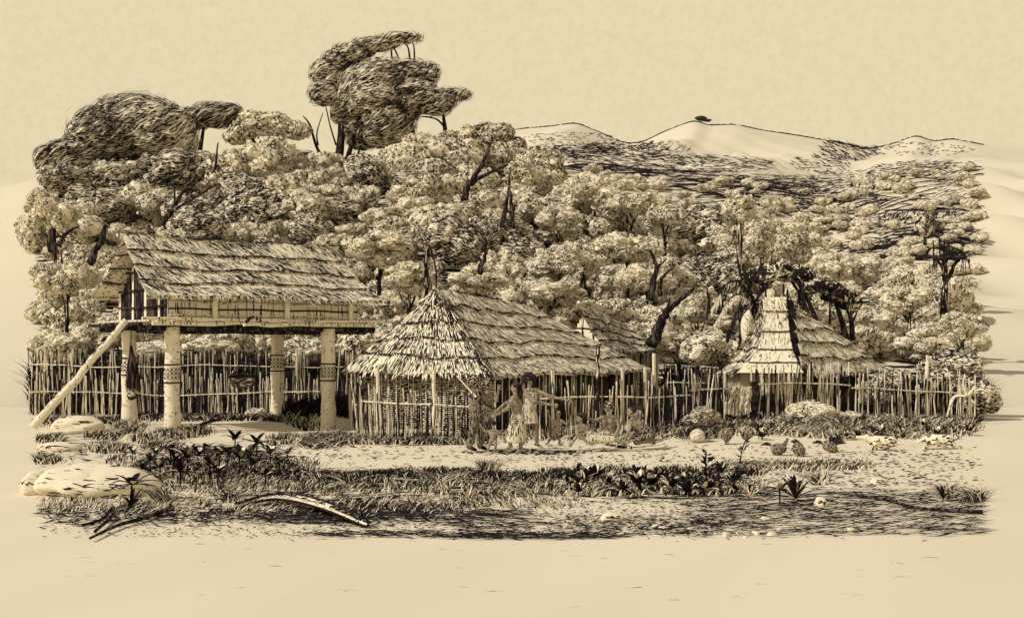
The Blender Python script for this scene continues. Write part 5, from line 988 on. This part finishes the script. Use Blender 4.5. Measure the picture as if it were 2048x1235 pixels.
person('long haired woman reclining on the ground, leftmost of the seated group', 26.9, dict(head=(1160, 836, 0), sl=(1154, 853, -.12), sr=(1170, 850, .12), el=(1156, 870, -.2), wl=(1146, 883, -.2), er=(1182, 862, .0), wr=(1192, 872, -.1), pelvis=(1184, 876, 0), hl=(1188, 877, -.08), hr=(1188, 875, .08), kl=(1226, 878, -.15), al=(1252, 886, -.15), tl=(1264, 881, -.15), kr=(1214, 868, .1), ar=(1240, 884, .1), tr=(1250, 884, 0)), s=.95, face=(-1, -.5), hair='long', cloth=cl_g)
person('bare backed figure with tied up hair seated in the middle of the ground group', 27.6, dict(head=(1216, 815, 0), sl=(1204, 835, -.1), sr=(1232, 834, .05), el=(1190, 842, -.15), wl=(1176, 836, -.25), er=(1238, 855, -.05), wr=(1230, 872, -.15), pelvis=(1222, 872, 0), hl=(1216, 874, -.08), hr=(1226, 874, .08), kl=(1198, 860, -.15), al=(1210, 880, -.25), tl=(1202, 883, -.3), kr=(1204, 856, .1), ar=(1214, 880, 0), tr=(1206, 883, 0)), s=.98, face=(-1, -.1), hair='bushy', cloth=lambda t, base, p, s, f: shell('loincloth', [(p['pelvis']+UP*.02, p['pelvis'], .135, .14), (p['hl'], p['hl']*.5+p['kl']*.5, .10, .09)], 'cloth', t, base))
person('woman in dark wrap kneeling and leaning forward, rightmost of the ground group', 27.2, dict(head=(1262, 824, 0), sl=(1262, 842, -.12), sr=(1274, 840, .12), el=(1258, 862, -.2), wl=(1250, 878, -.2), er=(1270, 862, .05), wr=(1260, 876, .05), pelvis=(1298, 868, 0), hl=(1298, 872, -.08), hr=(1300, 870, .08), kl=(1274, 882, -.12), al=(1308, 884, -.1), tl=(1324, 880, -.1), kr=(1276, 880, .1), ar=(1310, 882, .1), tr=(1326, 877, .1)), s=.95, face=(-1, -.1), hair='short', cloth=lambda t, base, p, s, f: shell('wrap', [((p['sl']+p['sr'])/2-UP*.05, p['pelvis'], .125, .15), (p['hl'], p['kl'], .11, .09), (p['hr'], p['kr'], .11, .09), (p['pelvis'], p['al'], .13, .05)], 'clothdark', t, base))
mb = MB(); a = G(1200, 903); tube(mb, [a+UP*.02, a+np.array([.16, .05, .02])], .01, 'strawdark', 5); tube(mb, [a+UP*.02, a+np.array([.12, .3, .03])], .01, 'strawdark', 5); tube(mb, [a+np.array([.12, .3, .03]), a+np.array([.16, .05, .02])], .01, 'strawdark', 5); tag(mb.build('stick_tripod', None, a), 'tiny frame of crossed sticks on the path before the reclining woman', 'sticks')
def pig(Y, J, label):
    p = {k: P(v[0], v[1], Y+(v[2] if len(v) > 2 else 0)) for k, v in J.items()}; base = p['rump']*[1, 1, 0]; t = thing('pig', base, label, 'pig'); mb = MB()
    cap_(mb, p['chest'], p['rump'], .13, .125, n=14); cap_(mb, p['chest']*.5+p['rump']*.5-UP*.02, p['rump'], .14, .12, n=14); cap_(mb, p['chest'], p['head'], .11, .082, n=12); cap_(mb, p['head'], p['snout'], .07, .034); cap_(mb, p['snout'], p['snout']+unit(p['snout']-p['head'])*.015, .04, .038)
    for k, (h, kn, ft) in enumerate((('chest', 'f1k', 'f1'), ('chest', 'f2k', 'f2'), ('rump', 'r1k', 'r1'), ('rump', 'r2k', 'r2'))):
        y = np.array([0, -.06 if k % 2 == 0 else .07, 0]); cap_(mb, p[h]-UP*.03+y, p[kn]+y, .075, .035); cap_(mb, p[kn]+y, p[ft]+y, .032, .02)
    bake(mb, 'body', .011, t, base, 'pig', 2)
    for q in (-1, 1): m2 = MB(); e_ = p['head']+np.array([.03, .04*q, .06]); cap_(m2, e_, e_+np.array([.05, .03*q, .045]), .028, .008); m2.build('ear', t, base, True)
    m2 = MB(); a = p['tail']; tube(m2, curve([p['rump']+(a-p['rump'])*.5, a, a+[.05, 0, .06], a+[.01, 0, .08], a+[.03, 0, .02], a+[.12, 0, .01]], 18), np.linspace(.014, .006, 18), 'ink', 5); m2.build('tail', t, base, True)
    m2 = MB(); n = 160; u = rng.uniform(0, 1, (n, 1)); q_ = p['chest']*(1-u)+p['rump']*u+np.stack([0*u[:, 0], rng.normal(0, .035, n), .13+0*u[:, 0]], 1); strips(m2, q_, q_+np.array([.05, 0, .025]), np.array([0, -1, .2])+0*q_, .01+0*u[:, 0], 'ink'); m2.build('bristles', t, base)
    m2 = MB(); ell(m2, p['head']+np.array([-.035, -.062, .02]), (.012,)*3, 'ink', 2); m2.build('eye', t, base)
pig(26.9, dict(snout=(1716, 874), head=(1734, 875), chest=(1749, 882), rump=(1782, 882), tail=(1800, 872), f1k=(1743, 893), f1=(1745, 904), f2k=(1754, 894), f2=(1758, 903), r1k=(1791, 890), r1=(1798, 902), r2k=(1780, 895), r2=(1766, 901)), 'spotted pig trotting left, the one nearer the hens')
pig(27.3, dict(snout=(1837, 883), head=(1852, 879), chest=(1867, 879), rump=(1897, 879), tail=(1914, 878), f1k=(1856, 888), f1=(1844, 897), f2k=(1862, 888), f2=(1854, 896), r1k=(1908, 886), r1=(1918, 896), r2k=(1904, 887), r2=(1912, 897)), 'pig galloping left at the far right edge of the clearing')
def hen(Y, body, head, tail, feet, label, wings=None, r=.115):
    b, h, tl = (P(v[0], v[1], Y) for v in (body, head, tail)); base = b*[1, 1, 0]; t = thing('hen', base, label, 'hen'); mb = MB(); d = unit(h-tl)
    cap_(mb, b-d*.05, b+d*.05, r, r*.9, n=12); cap_(mb, b+d*.06, h, r*.55, .028); ell(mb, h, (.034, .03, .034)); cap_(mb, b-d*.05, b*.45+tl*.55, r*.75, .03)
    bake(mb, 'body', .009, t, base, 'feather', 1)
    m2 = MB(); tube(m2, [h+unit(h-b)*.02, h+unit(h-b)*.065-UP*.01], [.014, .003], 'ink', 6); m2.build('beak', t, base)
    m2 = MB(); n = 9
    for i in range(n):
        a = (i-4)*.05; e_ = tl+np.array([a*.5, rng.normal(0, .02), -abs(a)*.3]); s0 = b*.6+tl*.4; tube(m2, curve([s0, (s0+e_)/2+UP*.02, e_], 6), [.012, .016, .016, .014, .011, .005], 'hair', 5)
    m2.build('tail', t, base, True); m2 = MB(); ell(m2, h+UP*.035, (.022, .008, .016), 'ink', 2); m2.build('comb', t, base)
    for q in (-1, 1): m2 = MB(); f_ = P(feet[0]+q*2, feet[1], Y+q*.03); tube(m2, [b-UP*r*.6+[0, q*.03, 0], f_], .009, 'ink', 5); tube(m2, [f_, f_+[-.04, -.03, 0]], .007, 'ink', 5); m2.build('leg', t, base)
    for w_ in (wings or []):
        m2 = MB(); tip = P(w_[0], w_[1], Y+w_[2])
        for i in range(8): e_ = b+(tip-b)*(1-.07*i)+np.array([.035*i, 0, -.01*i]); tube(m2, curve([b+UP*.03, (b+e_)/2+[-.03, 0, .02], e_], 6), [.02, .024, .024, .02, .014, .004], 'hair', 5)
        m2.build('wing', t, base, True)
    if not wings:
        for q in (-1, 1): m2 = MB(); ell(m2, b+[0, q*r*.85, .005]-d*.02, (r*1.0, .022, r*.6), 'feather', 3); strokes_on(m2, b+[0, q*r*.85, .005], (r, .03, r*.6), 40, .05, .009); m2.build('wing', t, base)
hen(28.3, (1455, 870), (1451, 884), (1464, 842), (1455, 887), 'dark hen bending down just right of the gourd')
hen(28.5, (1495, 868), (1480, 862), (1510, 842), (1494, 882), 'hen with raised pale tail right of the dark bending hen')
hen(25.6, (1558, 897), (1574, 880), (1530, 884), (1558, 912), 'alert hen with raised head, foremost of the flock', r=.125)
hen(25.4, (1598, 900), (1610, 916), (1590, 876), (1600, 918), 'hen pecking with upright tail beside the alert hen', r=.125)
hen(26.3, (1660, 892), (1674, 900), (1632, 880), (1668, 910), 'hen flapping both wings ahead of the trotting pig', wings=[(1664, 866, -.1), (1682, 866, .15)], r=.125)

name_cells()
